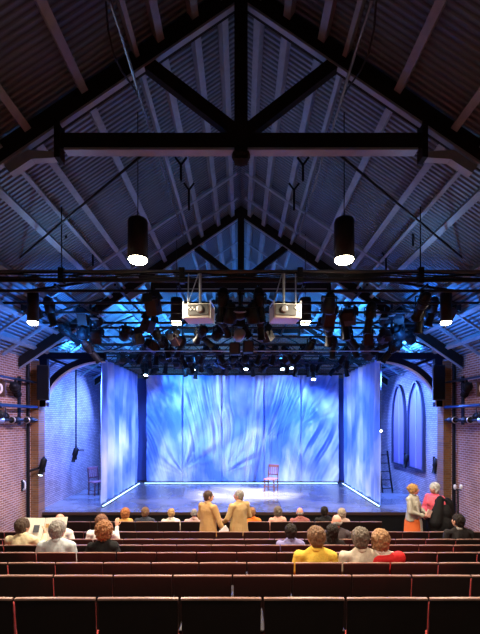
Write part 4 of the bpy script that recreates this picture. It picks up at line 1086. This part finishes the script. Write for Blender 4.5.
m = remesh(sc_, 0.01, 3); m.materials.append(cloth('grey_scarf', (0.5, 0.47, 0.42))); o = bpy.data.objects.new('scarf', m); COL.objects.link(o); o.parent = Wt
hp = thing('folded_programme', (w1x + 0.25, 9.5, 1.18), 0.3, 'pink and white folded programme held by the person in the grey cardigan', 'programme')
MB().box((0, 0, 0.02), (0.13, 0.012, 0.17), Matrix.Rotation(0.5, 3, 'Y')).build('cover', cloth('programme_pink', (0.75, 0.5, 0.45)), hp)
MB().box((0.01, 0.012, 0.02), (0.13, 0.006, 0.17), Matrix.Rotation(0.4, 3, 'Y')).build('page', M_WHITEP, hp)
w2x = (435.5 - 241) * 9.8 / F
Xt, XH, XR = person(w2x, 9.85, AF, PI - 1.0, 1.08, 'standing person with white hair, pink top and large black coat on one shoulder', S2, Hwh, 'bob', PINK, (0.01, 0.01, 0.012), seated=False,
       head=(-0.1, 0, -0.25), fem=True, topname='sweater', coat=0.04, build=1.05,
       arms=[[(-0.27, 0.10, 1.14), (-0.10, 0.30, 1.05), (0.3, 0.9, 0), (0, 0, -1)], [(0.26, 0.0, 1.13), (0.12, 0.24, 1.02)]])
# coat hangs from the shoulder toward the right of the photo and the camera; world frame
ct = MB()
def wl(px, py, y): # world -> person local
    p = at(px, py, y); return Xt_inv @ p
Xt_m = Matrix.Translation(Xt.location) @ Matrix.Rotation(Xt.rotation_euler.z, 4, 'Z') @ Matrix.Scale(1.08, 4)
Xt_inv = Xt_m.inverted()
for a, b, r0, r1 in (((440, 499, 9.65), (446, 505, 9.8), 0.08, 0.13), ((440, 500, 9.65), (435, 522, 9.55), 0.09, 0.16), ((447, 503, 9.8), (450, 532, 9.85), 0.12, 0.15), ((446, 505, 9.75), (446, 532, 9.8), 0.13, 0.17),
                     ((435, 520, 9.6), (437, 545, 9.6), 0.16, 0.17), ((446, 525, 9.75), (443, 552, 9.8), 0.17, 0.17)):
    ct.cap(wl(*a), wl(*b), r0, r1, 14)
for a, r in (((442, 512, 9.66), 0.21), ((441, 524, 9.64), 0.25), ((442, 536, 9.66), 0.26), ((439, 503, 9.66), 0.12), ((446, 520, 9.8), 0.22)): ct.ball(wl(*a), (r, r * 0.7, r), 14, 10)
m = remesh(ct, 0.013, 4, 0.02, 6, (1, 1, 0.4)); m.materials.append(BLK); o = bpy.data.objects.new('coat', m); COL.objects.link(o); o.parent = Xt

# newspaper
nx, ny = (40 - 241) * 7.0 / F, 6.98
pm = bpy.data.materials.new('newsprint'); pm.use_nodes = True
nt, N, L, B = nodes_of(pm)
tc = N.new('ShaderNodeTexCoord'); sp = N.new('ShaderNodeSeparateXYZ'); cb = N.new('ShaderNodeCombineXYZ'); L.new(tc.outputs['Object'], sp.inputs[0])
L.new(sp.outputs['X'], cb.inputs['X']); L.new(sp.outputs['Z'], cb.inputs['Y'])
bt = N.new('ShaderNodeTexBrick'); bt.inputs['Scale'].default_value = 1; bt.inputs['Brick Width'].default_value = 0.055; bt.inputs['Row Height'].default_value = 0.009; bt.inputs['Mortar Size'].default_value = 0.0028; bt.offset = 0
bt.inputs['Color1'].default_value = (0.66, 0.62, 0.58, 1); bt.inputs['Color2'].default_value = (0.74, 0.70, 0.66, 1); bt.inputs['Mortar'].default_value = (0.92, 0.88, 0.82, 1)
L.new(cb.outputs[0], bt.inputs['Vector']); L.new(bt.outputs['Color'], B.inputs['Base Color']); B.inputs['Roughness'].default_value = 0.9
nwp = thing('newspaper', (nx, ny, CZ + (420 - 548) * 7.0 / F), 0.05, 'wide open newspaper held up by the person in the cream shirt', 'newspaper')
nwp.rotation_euler = (-0.42, 0, 0.05)
for s in (-1, 1):
    MB().box((s * 0.21, 0.0, 0.25), (0.42, 0.006, 0.56), Matrix.Rotation(-s * 0.18, 3, 'Z')).build('page', pm, nwp)
for k, (dx, dz, w, h, c) in enumerate([(-0.10, 0.33, 0.10, 0.13, (0.08, 0.09, 0.12)), (0.22, 0.30, 0.10, 0.16, (0.10, 0.10, 0.12)), (0.08, 0.38, 0.06, 0.07, (0.5, 0.3, 0.12))]):
    MB().box((dx, -0.02 - 0.0 * k + (-0.012), dz), (w, 0.004, h)).build('printed_photo', mat('print_%d' % k, c, 0.8, var=0.5, vscale=30), nwp)

bpy.data.scenes.remove(TMP)
